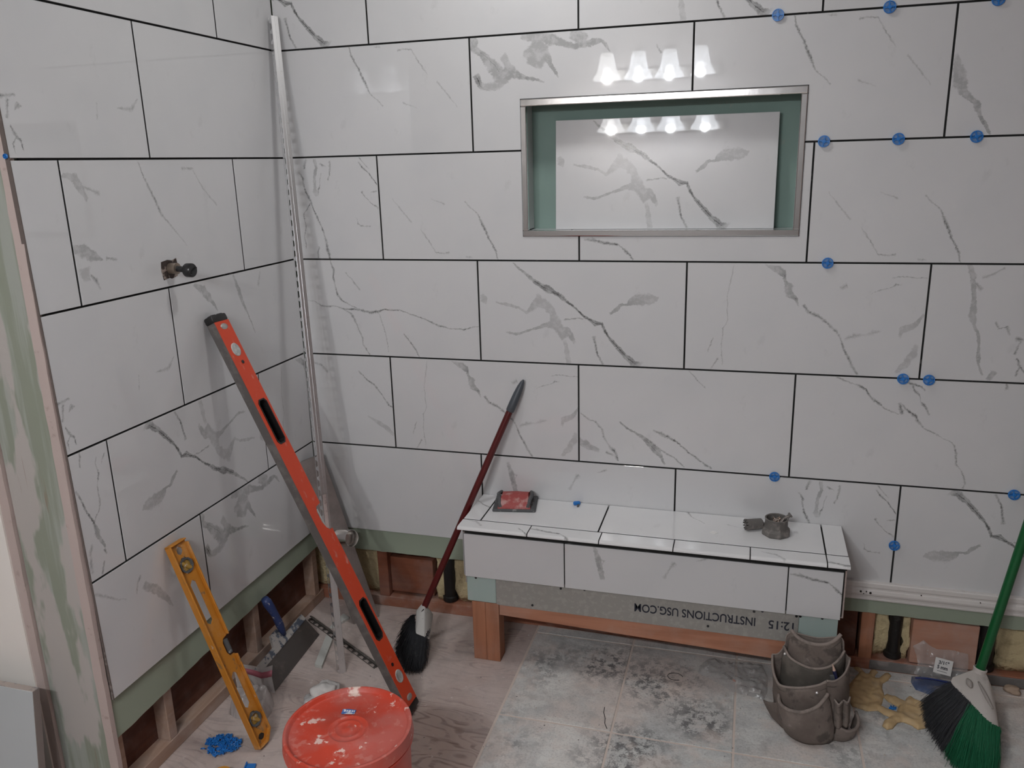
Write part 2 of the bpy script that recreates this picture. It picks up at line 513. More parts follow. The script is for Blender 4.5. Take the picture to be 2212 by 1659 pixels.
def puffy(bm, poly, step, hfun, z0=0.0, flat=True):
    """a soft sheet over an outline: height hfun(x, y, distance to edge)"""
    xs = [p[0] for p in poly]
    ys = [p[1] for p in poly]
    nx = int((max(xs) - min(xs)) / step) + 3
    ny = int((max(ys) - min(ys)) / step) + 3
    g = {}
    for i in range(nx):
        for j in range(ny):
            x = min(xs) - step + i * step
            y = min(ys) - step + j * step
            ins = inside(poly, x, y)
            d, q = near_edge(poly, x, y)
            if ins:
                g[i, j] = (x, y, hfun(x, y, d)) if d > step * 0.3 else (q.x, q.y, hfun(q.x, q.y, 0))
            elif d < step * 1.42:
                g[i, j] = (q.x, q.y, hfun(q.x, q.y, 0))
    top = {k: bm.verts.new((a, b, z0 + c)) for k, (a, b, c) in g.items()}
    for (i, j) in list(g):
        ks = [(i, j), (i + 1, j), (i + 1, j + 1), (i, j + 1)]
        if all(k in g for k in ks):
            try:
                bm.faces.new([top[k] for k in ks])
            except ValueError:
                pass
    bmesh.ops.remove_doubles(bm, verts=bm.verts, dist=step * 0.22)
    bmesh.ops.delete(bm, geom=[v for v in bm.verts if not v.link_faces], context='VERTS')


def wob(bm, amp, scale, seed=0.0):
    for v in bm.verts:
        v.co += noise.noise_vector(v.co * scale + V((seed, seed * 2, -seed))) * amp


def obj(name, bm, m, parent=None, smooth=None, kind=None, label=None):
    me = bpy.data.meshes.new(name)
    bmesh.ops.recalc_face_normals(bm, faces=bm.faces)
    bm.to_mesh(me)
    bm.free()
    for k in (m if isinstance(m, (list, tuple)) else [m]):
        me.materials.append(k)
    if smooth:
        for p in me.polygons:
            p.use_smooth = True
        if smooth != 'all':
            me.set_sharp_from_angle(angle=math.radians(smooth))
    o = bpy.data.objects.new(name, me)
    C.objects.link(o)
    if parent:
        o.parent = parent
    if kind:
        o['kind'] = kind
    if label:
        o['label'] = label
    return o


def tag(o, label, cat, group=None):
    o['label'] = label
    o['category'] = cat
    if group:
        o['group'] = group
    return o


def thing(name, label, cat, loc=(0, 0, 0), mtx=None, group=None):
    o = bpy.data.objects.new(name, None)
    o.empty_display_size = 0.05
    C.objects.link(o)
    if mtx is not None:
        o.matrix_world = mtx
    else:
        o.location = loc
    return tag(o, label, cat, group)


def basis(origin, x, y, z):
    m = Matrix((V(x), V(y), V(z))).transposed().to_4x4()
    m.translation = V(origin)
    return m


def copy_tree(o, parent=None):
    c = o.copy()
    C.objects.link(c)
    if parent:
        c.parent = parent
    for ch in o.children:
        copy_tree(ch, c)
    return c


BM = bmesh.new

# ---------------------------------------------------------------- materials
GREEN = mat('green_drywall', (0.33, 0.385, 0.30), 0.85, layers=[((0.42, 0.42, 0.37), 6.0, 0.5, 0.75, 0.35)], bump=(180, 0.15, 0.001))
MINT = mat('mint_board', (0.40, 0.50, 0.47), 0.8, layers=[((0.5, 0.52, 0.5), 20, 0.55, 0.7, 0.3)])
GREYB = mat('cement_board', (0.33, 0.32, 0.295), 0.9, layers=[((0.42, 0.40, 0.37), 60, 0.5, 0.6, 0.5)], bump=(350, 0.5, 0.001))
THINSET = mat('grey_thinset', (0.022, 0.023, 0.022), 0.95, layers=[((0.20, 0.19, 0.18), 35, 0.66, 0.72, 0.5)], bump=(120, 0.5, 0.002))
GYPSUM = mat('gypsum_edge', (0.50, 0.41, 0.38), 0.9, layers=[((0.32, 0.24, 0.20), 30, 0.6, 0.7, 0.5)], bump=(90, 0.4, 0.002))
WHITEW = mat('painted_wall', (0.88, 0.835, 0.785), 0.75, bump=(160, 0.12, 0.001))
CEIL = mat('ceiling_paint', (0.62, 0.61, 0.60), 0.9)
BOUNCEW = mat('bounce_tint_wall', (0.19, 0.12, 0.105), 0.9)  # unseen right wall: colour chosen to tint and cut its bounce
PAINT2 = mat('room_paint', (0.40, 0.38, 0.37), 0.85)
DWOOD = wood('dark_red_wood', (0.115, 0.036, 0.018), (0.065, 0.02, 0.011), 1, 0.12)
FIR = wood('fir_stud', (0.43, 0.185, 0.10), (0.29, 0.115, 0.06), 2, 0.15)
FIRX = wood('fir_rail', (0.47, 0.215, 0.13), (0.33, 0.135, 0.075), 0, 0.2)
PINE = wood('dusty_pine', (0.42, 0.29, 0.22), (0.33, 0.21, 0.15), 1, 0.5)
PINKB = wood('pink_block', (0.55, 0.29, 0.20), (0.44, 0.20, 0.13), 0, 0.3)
BLOCK = wood('red_block', (0.26, 0.085, 0.042), (0.17, 0.05, 0.026), 0, 0.15)
PLATE = wood('sill_wood', (0.36, 0.15, 0.09), (0.27, 0.10, 0.06), 0, 0.55)
GLASSW = mat('glass_wool', (0.62, 0.52, 0.31), 0.95, layers=[((0.36, 0.28, 0.16), 18, 0.5, 0.7, 0.8)], bump=(60, 0.9, 0.01))
BLACKP = mat('black_pipe', (0.012, 0.011, 0.011), 0.45, layers=[((0.06, 0.055, 0.05), 40, 0.6, 0.7, 0.5)])
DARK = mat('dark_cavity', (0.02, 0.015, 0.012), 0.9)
ALU = mat('aluminium', (0.86, 0.86, 0.87), 0.33, 0.9, layers=[((0.5, 0.49, 0.48), 60, 0.58, 0.7, 0.4)], bump=(200, 0.1, 0.0006))
CHROME = mat('polished_trim', (0.78, 0.78, 0.78), 0.07, 1.0, bump=(14, 0.2, 0.002))
STEEL = mat('brushed_steel', (0.50, 0.48, 0.47), 0.42, 1.0, layers=[((0.25, 0.23, 0.22), 14, 0.45, 0.7, 0.5)], bump=(150, 0.1, 0.0006))
MOULD = mat('white_moulding', (0.72, 0.69, 0.67), 0.45, layers=[((0.5, 0.46, 0.43), 25, 0.62, 0.72, 0.4)])

# plaster patches on the green wall end: smeared compound with its own outlines
def plaster_mat():
    n = N('taped_green_board')
    co = n.co()
    z = n.scaled(co, (9.0, 1.0, 2.3))
    f = n.ramp(n.noise(z, 1.35, 4.0, 0.5), 0.49, 0.54)
    g = n.ramp(n.noise(n.scaled(co, (30, 1, 1.6)), 1.2, 4.0, 0.6), 0.44, 0.6)
    c = n.mix(g, (0.27, 0.295, 0.235, 1), (0.35, 0.37, 0.33, 1))
    c = n.mix(f, c, (0.45, 0.42, 0.395, 1))
    s = n.ramp(n.noise(n.scaled(co, (60, 1, 4)), 1.0, 3.0), 0.66, 0.74)
    c = n.mix(n.math('MULTIPLY', s, 0.5), c, (0.24, 0.13, 0.09, 1))
    n.put(n.b.inputs['Base Color'], c)
    n.b.inputs['Roughness'].default_value = 0.85
    n.bump(n.noise(co, 60, 4.0), 0.25, 0.002)
    return n.m
TAPED = plaster_mat()

def ply_mat():
    n = N('dusty_plywood')
    co = n.co()
    wv = n.vec('ADD', co, n.scaled(n.vec('SUBTRACT', n.noise(co, 5.0, 3.0, 0.5, True), (0.5, 0.5, 0.5)), (0.10, 0.05, 0)))
    a = n.noise(n.scaled(wv, (4.0, 46.0, 1)), 1.0, 4.0, 0.6)
    w = n.math('SINE', n.math('MULTIPLY', n.noise(n.scaled(wv, (2.2, 7.5, 1)), 1.5, 1.5, 0.4), 105.0))
    grain = n.math('MULTIPLY', n.ramp(w, 0.0, 0.95), n.ramp(a, 0.36, 0.60))
    c = n.mix(grain, (0.42, 0.315, 0.27, 1), (0.15, 0.085, 0.065, 1))
    # boot-swept bare patch by the tiles, dust elsewhere
    d = n.new('ShaderNodeVectorMath', operation='DISTANCE')
    n.put(d.inputs[0], n.vec('MULTIPLY', wv, (1, 1, 0)))
    d.inputs[1].default_value = (0.60, -0.68, 0)
    bare = n.math('SUBTRACT', 1.0, n.ramp(d.outputs[1], 0.12, 0.36))
    dust = n.ramp(n.noise(co, 3.4, 7.0, 0.66), 0.36, 0.60)
    dust = n.math('MULTIPLY_ADD', dust, 0.42, 0.42)
    dust = n.math('MULTIPLY', dust, n.math('MULTIPLY_ADD', bare, -0.72, 1.0))
    c = n.mix(dust, c, (0.60, 0.52, 0.49, 1))
    sm = n.ramp(n.noise(co, 16.0, 8.0, 0.75), 0.46, 0.64)
    c = n.mix(n.math('MULTIPLY', sm, 0.35), c, (0.36, 0.31, 0.29, 1))
    wh = n.ramp(n.noise(co, 24.0, 6.0, 0.7), 0.61, 0.70)
    c = n.mix(n.math('MULTIPLY', wh, 0.6), c, (0.76, 0.71, 0.68, 1))
    dk = n.ramp(n.noise(co, 120.0, 4.0, 0.65), 0.66, 0.73)
    c = n.mix(n.math('MULTIPLY', dk, 0.55), c, (0.16, 0.12, 0.11, 1))
    n.put(n.b.inputs['Base Color'], c)
    n.b.inputs['Roughness'].default_value = 0.85
    n.bump(n.noise(co, 60, 6.0), 0.5, 0.002)
    return n.m

def slab_mat():
    n = N('dusty_floor_tile')
    co = n.new('ShaderNodeNewGeometry').outputs['Position']
    big = n.ramp(n.noise(co, 2.6, 5.0, 0.6), 0.4, 0.62)
    c = n.mix(big, (0.60, 0.615, 0.605, 1), (0.72, 0.66, 0.62, 1))
    ve = n.ramp(n.noise(n.scaled(co, (3.0, 6.0, 1)), 2.2, 5.0, 0.6), 0.52, 0.60)
    c = n.mix(n.math('MULTIPLY', ve, 0.45), c, (0.80, 0.81, 0.78, 1))
    warp = n.vec('ADD', co, n.scaled(n.vec('SUBTRACT', n.noise(co, 16.0, 3.0, 0.6, True), (0.5, 0.5, 0.5)), (0.12, 0.12, 0)))
    def spot(x, y, r):
        d = n.new('ShaderNodeVectorMath', operation='DISTANCE')
        n.put(d.inputs[0], n.vec('MULTIPLY', warp, (1, 1, 0)))
        d.inputs[1].default_value = (x, y, 0)
        return n.math('SUBTRACT', 1.0, n.ramp(d.outputs[1], r * 0.25, r))
    # worn pale areas and smears of dark thinset, each where it lies on the floor
    pale = n.math('MAXIMUM', spot(0.97, -0.55, 0.12), n.math('MAXIMUM', spot(0.90, -0.28, 0.10), spot(1.02, -0.62, 0.09)))
    c = n.mix(n.math('MULTIPLY', pale, 0.6), c, (0.86, 0.87, 0.84, 1))
    dirt = n.math('MAXIMUM', n.math('MAXIMUM', spot(1.19, -0.20, 0.17), spot(1.16, -0.52, 0.17)), n.math('MAXIMUM', spot(1.02, -0.14, 0.14), spot(1.32, -0.33, 0.14)))
    dirt = n.math('MAXIMUM', dirt, n.math('MULTIPLY', n.ramp(n.noise(co, 3.3, 3.0, 0.5), 0.50, 0.70), 0.7))
    fine = n.ramp(n.noise(co, 42.0, 8.0, 0.78), 0.46, 0.56)
    c = n.mix(n.math('MULTIPLY', n.math('MULTIPLY', dirt, fine), 0.88), c, (0.10, 0.10, 0.105, 1))
    mid = n.ramp(n.noise(co, 19.0, 8.0, 0.75), 0.44, 0.66)
    c = n.mix(n.math('MULTIPLY', mid, 0.36), c, (0.30, 0.30, 0.30, 1))
    gr = n.ramp(n.noise(co, 170.0, 4.0, 0.75), 0.48, 0.66)
    c = n.mix(n.math('MULTIPLY', gr, 0.32), c, (0.24, 0.235, 0.23, 1))
    pk = n.ramp(n.noise(co, 7.0, 6.0, 0.65), 0.50, 0.66)
    c = n.mix(n.math('MULTIPLY', pk, 0.5), c, (0.74, 0.64, 0.58, 1))
    sp = n.ramp(n.noise(co, 95.0, 5.0, 0.7), 0.64, 0.70)
    c = n.mix(n.math('MULTIPLY', sp, 0.7), c, (0.12, 0.12, 0.125, 1))
    wh = n.ramp(n.noise(co, 62.0, 5.0, 0.65), 0.63, 0.70)
    c = n.mix(n.math('MULTIPLY', wh, 0.65), c, (0.78, 0.74, 0.70, 1))
    n.put(n.b.inputs['Base Color'], c)
    n.b.inputs['Roughness'].default_value = 0.75
    n.bump(n.noise(co, 80, 5.0), 0.5, 0.002)
    return n.m

PLY = ply_mat()
SLAB = slab_mat()
GROUT = mat('pink_dust_grout', (0.68, 0.59, 0.53), 0.95, bump=(90, 0.4, 0.002))

# ---------------------------------------------------------------- the room
ZJ = [2.1405, 1.833, 1.5261, 1.2163, 0.9096, 0.6039, 0.297]   # horizontal joints of the wall tiles
GAP = 0.0024
def struct(name, bm, m, smooth=None):
    o = obj(name, bm, m, None, smooth)
    o['kind'] = 'structure'
    return o

NX0, NX1, NZ0, NZ1 = 0.7535, 1.511, 1.287, 1.6635        # niche opening
def wall_slab(bm, y0, y1, z0, z1, x0, x1, hole):
    if hole:
        box(bm, x0, hole[0], y0, y1, z0, z1)
        box(bm, hole[1], x1, y0, y1, z0, z1)
        box(bm, hole[0], hole[1], y0, y1, z0, hole[2])
        box(bm, hole[0], hole[1], y0, y1, hole[3], z1)
    else:
        box(bm, x0, x1, y0, y1, z0, z1)

bm = BM()
wall_slab(bm, 0.0105, 0.0225, 0.235, 2.44, -0.0225, 3.0, (NX0, NX1, NZ0, NZ1))
# ragged lower cut of the board
xs = [-0.0225 + 3.0225 * i / 160 for i in range(161)]
prism(bm, [(-0.0225, 0.235)] + [(x, 0.2165 - 0.0195 * min(1.0, max(0.0, (x - 0.5) / 1.2)) + 0.003 * noise.noise(V((x * 25, 3, 0))) + 0.002 * noise.noise(V((x * 90, 1, 0)))) for x in xs] + [(3.0, 0.235)], 0.0105, 0.0225)
wall_back = struct('wall_back', bm, GREEN)
bm = BM()
wall_slab(bm, 0.006, 0.0104, 0.30, 2.139, 0.0, 2.75, (NX0, NX1, NZ0, NZ1))
obj('thinset_bed', bm, THINSET, wall_back)
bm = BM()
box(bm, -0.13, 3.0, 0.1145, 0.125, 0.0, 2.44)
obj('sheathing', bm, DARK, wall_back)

def tile_mesh(parent, plane, poly, u0, v0, print_, flip=False, tilt=0.0, thick=0.0085, name='tile'):
    """poly in (s, z): s = X on the back wall, s = Y on the left wall; u0 = s of the print's left edge, v0 = z of its top"""
    bm = BM()
    cs = sum(p[0] for p in poly) / len(poly)
    cz = sum(p[1] for p in poly) / len(poly)
    ta = R.uniform(-1, 1) * 0.0013 + tilt
    tb = R.uniform(-1, 1) * 0.0013
    # outline with a small arris
    def ring(inset, d):
        out = []
        n_ = len(poly)
        for i in range(n_):
            a, b, c_ = V(poly[i - 1]), V(poly[i]), V(poly[(i + 1) % n_])
            e1 = (b - a).normalized()
            e2 = (c_ - b).normalized()
            nn = V((-e1.y, e1.x)) + V((-e2.y, e2.x))
            q = b + nn * inset
            dd = d + (q.x - cs) * ta + (q.y - cz) * tb
            if plane == 'B':
                out.append(bm.verts.new((q.x, dd, q.y)))
            else:
                out.append(bm.verts.new((-dd, q.x, q.y)))
        return out
    r0 = ring(0.0006, 0.0)
    r1 = ring(0.0, 0.0007)
    r2 = ring(0.0, thick)
    back_set = set(r2)
    bm.faces.new(r0)
    for A, B in ((r0, r1), (r1, r2)):
        for i in range(len(A)):
            j = (i + 1) % len(A)
            bm.faces.new((A[i], A[j], B[j], B[i]))
    bm.faces.new(r2[::-1])
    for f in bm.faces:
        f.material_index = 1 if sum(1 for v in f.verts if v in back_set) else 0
    uvl = bm.loops.layers.uv.new('UVMap')
    for f in bm.faces:
        for l in f.loops:
            s = l.vert.co.x if plane == 'B' else l.vert.co.y
            u, v = s - u0, v0 - l.vert.co.z
            if flip:
                u, v = TILE_L - u, TILE_H - v
            l[uvl].uv = (u, v)
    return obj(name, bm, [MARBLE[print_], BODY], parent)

def rect(s0, s1, z0, z1):
    return [(s0 + GAP, z0 + GAP), (s1 - GAP, z0 + GAP), (s1 - GAP, z1 - GAP), (s0 + GAP, z1 - GAP)]

ROWS = {0: [0.3043, 0.9191, 1.5326, 2.145], 1: [0.6099, 1.2228, 1.835, 2.448], 2: [0.3055, 0.9183, 1.5342, 2.147],
        3: [0.6099, 1.2224, 1.8375, 2.45], 4: [0.3055, 0.9148, 1.5265, 2.14], 5: [0.5983, 1.2071, 1.8207, 2.433]}
PR = {0: ['cross', 'plain', 'cross', 'thread', 'plain'], 1: ['thread', 'cloud', 'thread', 'ash', 'comet'],
      2: ['jumble', 'thread*', 'dash', 'thread*', 'river'], 3: ['river', 'cross', 'comet', 'moss', 'plain'],
      4: ['spark', 'comet', 'twigs', 'bolt', 'river'], 5: ['plain', 'drift', 'jumble', 'cross*', 'plain']}
g2 = GAP
NL, NR, NB, NT = NX0 - 0.001, NX1 + 0.001, NZ0 - 0.001, NZ1 + 0.001
SPECIAL = {
    (1, 1): [(0.6099 + g2, ZJ[2] + g2), (NL, ZJ[2] + g2), (NL, NT), (1.2228 - g2, NT), (1.2228 - g2, ZJ[1] - g2), (0.6099 + g2, ZJ[1] - g2)],
    (1, 2): [(1.2228 + g2, NT), (NR, NT), (NR, ZJ[2] + g2), (1.835 - g2, ZJ[2] + g2), (1.835 - g2, ZJ[1] - g2), (1.2228 + g2, ZJ[1] - g2)],
    (2, 1): [(0.3055 + g2, ZJ[3] + g2), (0.9183 - g2, ZJ[3] + g2), (0.9183 - g2, NB), (NL, NB), (NL, ZJ[2] - g2), (0.3055 + g2, ZJ[2] - g2)],
    (2, 2): [(0.9183 + g2, ZJ[3] + g2), (1.5342 - g2, ZJ[3] + g2), (1.5342 - g2, ZJ[2] - g2), (NR, ZJ[2] - g2), (NR, NB), (0.9183 + g2, NB)],
}
for r, js in ROWS.items():
    ed = [0.0] + js + [2.75]
    for i in range(5):
        a, b = ed[i], ed[i + 1]
        pr = PR[r][i]
        u0 = b - 0.6113 if i == 0 else a + 0.0015
        poly = SPECIAL.get((r, i)) or rect(a, b, ZJ[r + 1], ZJ[r])
        tile_mesh(wall_back, 'B', poly, u0, ZJ[r] - 0.0015, pr.strip('*'), pr.endswith('*'), 0.006 if (r, i) == (1, 2) else 0.0)

# left wall: board, bed and tiles (s = Y, corner at 0)
def edge_d(z):
    return 0.980 + 0.0157 * z
bm = BM()
box(bm, -0.0225, -0.0105, -1.0, 0.0225, 0.235, 2.44)
ys = [-1.0 + 1.0225 * i / 80 for i in range(81)]
prism(bm, [(-1.0, 0.235)] + [(y, 0.187 + 0.038 * (y + 1.0) + 0.003 * noise.noise(V((y * 22, 9, 0)))) for y in ys] + [(0.0225, 0.235)], -0.0225, -0.0105, (1, 2, 0))
wall_left = struct('wall_left', bm, GREEN)
bm = BM()
box(bm, -0.0104, -0.006, -0.978, 0.0, 0.30, 2.139)
obj('thinset_bed', bm, THINSET, wall_left)
LROWS = {0: [0.2842, 0.897], 1: [0.6072], 2: [0.2759, 0.8866], 3: [0.6042], 4: [0.2673, 0.8801], 5: [0.6028]}
LPR = {0: ['plain', 'thread', 'plain'], 1: ['plain', 'lambda'], 2: ['plain', 'mist', 'plain'], 3: ['plume', 'lambda'],
       4: ['comet', 'cross*', 'reed'], 5: ['cloud', 'smoke']}
for r, js in LROWS.items():
    ed = [0.0] + js
    for i, a in enumerate(ed):
        last = i == len(ed) - 1
        z0, z1 = ZJ[r + 1], ZJ[r]
        if last:
            poly = [(-edge_d(z0), z0 + GAP), (-a - GAP, z0 + GAP), (-a - GAP, z1 - GAP), (-edge_d(z1), z1 - GAP)]
        else:
            poly = rect(-ed[i + 1], -a, z0, z1)
        u0 = -(a + 0.6113)
        if i == 0 and r not in (3, 5):
            u0 = -(ed[1]) + 0.0015
        pr = LPR[r][i]
        tile_mesh(wall_left, 'L', poly, u0, z1 - 0.0015, pr.strip('*'), pr.endswith('*'))

bm = BM()
prism(bm, [(-edge_d(0.297) - 0.0016, 0.297), (-edge_d(0.297), 0.297), (-edge_d(2.14), 2.14), (-edge_d(2.14) - 0.0016, 2.14)], -0.0100, 0.0004, (1, 2, 0))
obj('edge_shade_strip', bm, mat('recess_shade', (0.13, 0.105, 0.095), 0.9, layers=[((0.33, 0.29, 0.27), 20, 0.6, 0.68, 0.6)]), wall_left)  # dark strip over the tile ends, painted as the shade of the recess
# framing seen below the boards
def part(name, parent, m, *b, bev=0.0015, **k):
    bm = BM()
    box(bm, *b, bev=bev)
    return obj(name, bm, m, parent, **k)
part('sill_plate', wall_back, PLATE, -0.10, 3.0, 0.0235, 0.1125, 0.0, 0.038)
part('stud', wall_back, BLOCK, 0.196, 0.233, 0.0235, 0.1125, 0.038, 0.30)
part('blocking', wall_back, BLOCK, 0.234, 0.392, 0.045, 0.105, 0.050, 0.182)
part('stud', wall_back, BLOCK, 0.02, 0.057, 0.0235, 0.1125, 0.038, 0.30)
part('stud', wall_back, FIR, 0.62, 0.657, 0.0235, 0.1125, 0.038, 0.30)
part('blocking', wall_back, DWOOD, 1.66, 1.747, 0.026, 0.11, 0.040, 0.30)
part('stud', wall_back, FIR, 1.757, 1.794, 0.0235, 0.1125, 0.038, 0.30)
part('blocking', wall_back, PINKB, 1.897, 2.070, 0.026, 0.10, 0.042, 0.183)
part('stud', wall_back, FIR, 2.42, 2.458, 0.0235, 0.1125, 0.038, 0.30)
part('flashing', wall_back, mat('grey_flashing', (0.17, 0.16, 0.155), 0.6, layers=[((0.36, 0.32, 0.3), 14, 0.5, 0.65, 0.6)]), 1.79, 2.6, 0.0195, 0.0233, 0.006, 0.036)
for x0, x1, s in ((-0.105, 0.018, 9), (0.058, 0.194, 1), (0.40, 0.43, 2), (0.470, 0.618, 3), (1.797, 1.838, 4), (1.874, 1.896, 5), (2.125, 2.415, 6), (0.66, 1.65, 7), (2.07, 2.12, 8)):
    bm = BM()
    box(bm, x0, x1, 0.052, 0.113, 0.039, 0.31)
    bmesh.ops.subdivide_edges(bm, edges=bm.edges, cuts=9, use_grid_fill=True)
    wob(bm, 0.014, 22, s)
    wob(bm, 0.006, 70, s)
    for v in bm.verts:
        v.co.y = min(v.co.y, 0.1138)
        v.co.z = max(v.co.z, 0.0385)
    obj('insulation', bm, DARK if s in (7, 8) else GLASSW, wall_back, 'all', 'stuff')  # under the bench and in the gap, cavity shade painted near-black
for xc, rr in ((0.449, 0.021), (1.855, 0.0195), (2.098, 0.023)):
    bm = BM()
    tube(bm, (xc, 0.055, 0.032), (xc, 0.055, 0.31), rr, seg=24)
    lathe(bm, [(rr, 0.038), (rr * 1.25, 0.040), (rr * 1.25, 0.055), (rr, 0.058)], 24, Matrix.Translation((xc, 0.055, 0)))
    obj('drain_pipe', bm, BLACKP, wall_back, 40)
# left wall framing
part('sill_plate', wall_left, PINE, -0.1125, -0.0235, -1.0, 0.02, 0.0, 0.038)
for y0 in (-0.035, -0.395, -0.805, -0.985):
    part('stud', wall_left, PINE, -0.1125, -0.026, y0, y0 + 0.030, 0.038, 0.30)
bm = BM()
box(bm, -0.112, -0.064, -0.99, 0.113, 0.038, 0.31)
obj('back_panel', bm, DWOOD, wall_left)

# niche recess, trim and its own tiles
bm = BM()
box(bm, NX0 - 0.012, NX1 + 0.012, 0.098, 0.109, NZ0 - 0.012, NZ1 + 0.012)
box(bm, NX0 - 0.012, NX0 + 0.0, 0.0226, 0.098, NZ0, NZ1)
box(bm, NX1 - 0.0, NX1 + 0.012, 0.0226, 0.098, NZ0, NZ1)
box(bm, NX0 - 0.012, NX1 + 0.012, 0.0226, 0.098, NZ1, NZ1 + 0.012)
box(bm, NX0 - 0.012, NX1 + 0.012, 0.0226, 0.098, NZ0 - 0.012, NZ0)
NG = mat('niche_green', (0.235, 0.33, 0.295), 0.8, layers=[((0.36, 0.33, 0.29), 7, 0.62, 0.68, 0.6)])
obj('niche_box', bm, NG, wall_back)
bm = BM()
t = 0.0165
for (a, b, c_, d) in ((NX0, NX1, NZ1 - 0.019, NZ1), (NX0, NX1, NZ0, NZ0 + t)):
    box(bm, a, b, -0.0035, 0.012, c_, d, 0.0022, seg=2)
for (a, b) in ((NX0, NX0 + t), (NX1 - t, NX1)):
    box(bm, a, b, -0.0035, 0.012, NZ0 + t, NZ1 - 0.019, 0.0022, seg=2)
obj('metal_trim', bm, CHROME, wall_back, label='polished metal edge framing the niche opening')
def tile_box(parent, x0, x1, y0, y1, z0, z1, pr, name='tile', bev=0.001, seg=1, off=(0, 0), body=True):
    bm = BM()
    box(bm, x0, x1, y0, y1, z0, z1, bev, seg=seg)
    uvl = bm.loops.layers.uv.new('UVMap')
    flat = (z1 - z0) < min(x1 - x0, y1 - y0)
    side = (x1 - x0) < min(y1 - y0, z1 - z0)
    ax_ = 2 if flat else (0 if side else 1)
    bm.normal_update()
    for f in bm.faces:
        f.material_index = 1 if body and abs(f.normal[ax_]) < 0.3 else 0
    for f in bm.faces:
        for l in f.loops:
            c_ = l.vert.co
            u, v = (c_.x - x0, y1 - c_.y) if flat else ((c_.y - y0, z1 - c_.z) if side else (c_.x - x0, z1 - c_.z))
            l[uvl].uv = (u + off[0], v + off[1])
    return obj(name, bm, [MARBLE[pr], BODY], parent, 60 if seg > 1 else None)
tile_box(wall_back, NX0 + 0.0, NX0 + 0.0085, 0.013, 0.097, NZ0 + 0.016, NZ1 - 0.004, 'plain')
tile_box(wall_back, NX0 + 0.0095, 0.885, 0.013, 0.097, NZ0 + 0.004, NZ0 + 0.0145, 'plain')
tile_box(wall_back, 0.888, NX1 - 0.001, 0.013, 0.097, NZ0 + 0.004, NZ0 + 0.0145, 'plain')
# loose tile leaning in the niche
t0 = tile_box(None, 0, 0.6095, 0, 0.0085, 0, 0.305, 'cross', name='marble_tile', body=False)
t0.matrix_world = Matrix.Translation((0.838, 0.054, NZ0 + 0.0150)) @ Matrix.Rotation(math.radians(-2.9), 4, 'X')
tag(t0, 'loose marble tile with bold diagonal vein leaning inside the wall niche', 'tile')

# valve opening in the left wall
bm = BM()
pts = [(-0.618, 1.236), (-0.596, 1.239), (-0.588, 1.236), (-0.566, 1.240), (-0.560, 1.262), (-0.563, 1.285), (-0.580, 1.281), (-0.597, 1.284), (-0.620, 1.281), (-0.623, 1.260)]
prism(bm, pts, -0.004, 0.0006, (1, 2, 0))
obj('cut_opening', bm, mat('valve_recess', (0.05, 0.035, 0.03), 0.9, layers=[((0.4, 0.33, 0.29), 45, 0.5, 0.58, 0.8)], bump=(90, 1.0, 0.006)), wall_left, label='rough dark cut-out around the valve')

# floor
bm = BM()
box(bm, -0.12, 3.0, -3.0, 0.13, -0.03, 0.0)
box(bm, -2.2, -0.12, -3.0, -0.99, -0.03, 0.0)
floor = struct('floor', bm, PLY)
bm = BM()
box(bm, 0.770, 2.99, -2.3, 0.021, 0.0, 0.0042)
obj('grout_bed', bm, GROUT, floor)
fx = [0.774, 1.091, 1.409, 1.727, 2.045, 2.363, 2.681]
fy = [0.021, -0.0245, -0.447, -0.870, -1.293, -1.716]
for i in range(6):
    for j in range(5):
        if fx[i] < 0.8 and j > 4:
            continue
        bm = BM()
        h = 0.0052 + R.uniform(0, 0.0008)
        box(bm, fx[i] + 0.003, fx[i + 1] - 0.003, fy[j + 1] + 0.003, fy[j] - 0.003, 0.0, h, 0.0012)
        obj('tile', bm, SLAB, floor)

# the rest of the room shell
bm = BM(); box(bm, -2.2, 3.0, -3.0, 0.13, 2.44, 2.48); struct('ceiling', bm, CEIL)
bm = BM(); box(bm, 3.0, 3.1, -3.0, 0.13, 0, 2.44); struct('wall_right_unseen', bm, BOUNCEW)
bm = BM(); box(bm, -2.2, 3.0, -3.1, -3.0, 0, 2.44); wall_front = struct('wall_front', bm, PAINT2)
bm = BM(); box(bm, -2.3, -2.2, -3.0, -0.99, 0, 2.44); struct('wall_far_left', bm, PAINT2)
# end of the partition: gypsum edges and taped green board, then the painted wall beyond
bm = BM()
box(bm, -2.2, -0.199, -1.012, -0.99, 0.0, 2.44)
wl = struct('wall_side', bm, WHITEW)
def ragged(name, x0, x1, y0, y1, m, amp, parent, seed):
    bm = BM()
    n_ = 120
    L = [(x0 + amp * noise.noise(V((i * 0.35, seed, 0))), 2.44 * i / n_) for i in range(n_ + 1)]
    Rr = [(x1 + amp * noise.noise(V((i * 0.35, seed + 7, 0))), 2.44 * i / n_) for i in range(n_, -1, -1)]
    prism(bm, L + Rr, y0, y1)
    return obj(name, bm, m, parent)
bm = BM()
box(bm, -0.172, -0.030, -0.9995, -0.987, 0.0, 2.44)
struct('wall_end', bm, TAPED)
ragged('board_edge', -0.1985, -0.174, -1.008, -0.988, GYPSUM, 0.0022, wl, 3)
ragged('board_edge', -0.0285, -0.0045, -1.003, -0.9905, GYPSUM, 0.002, wall_left, 11)
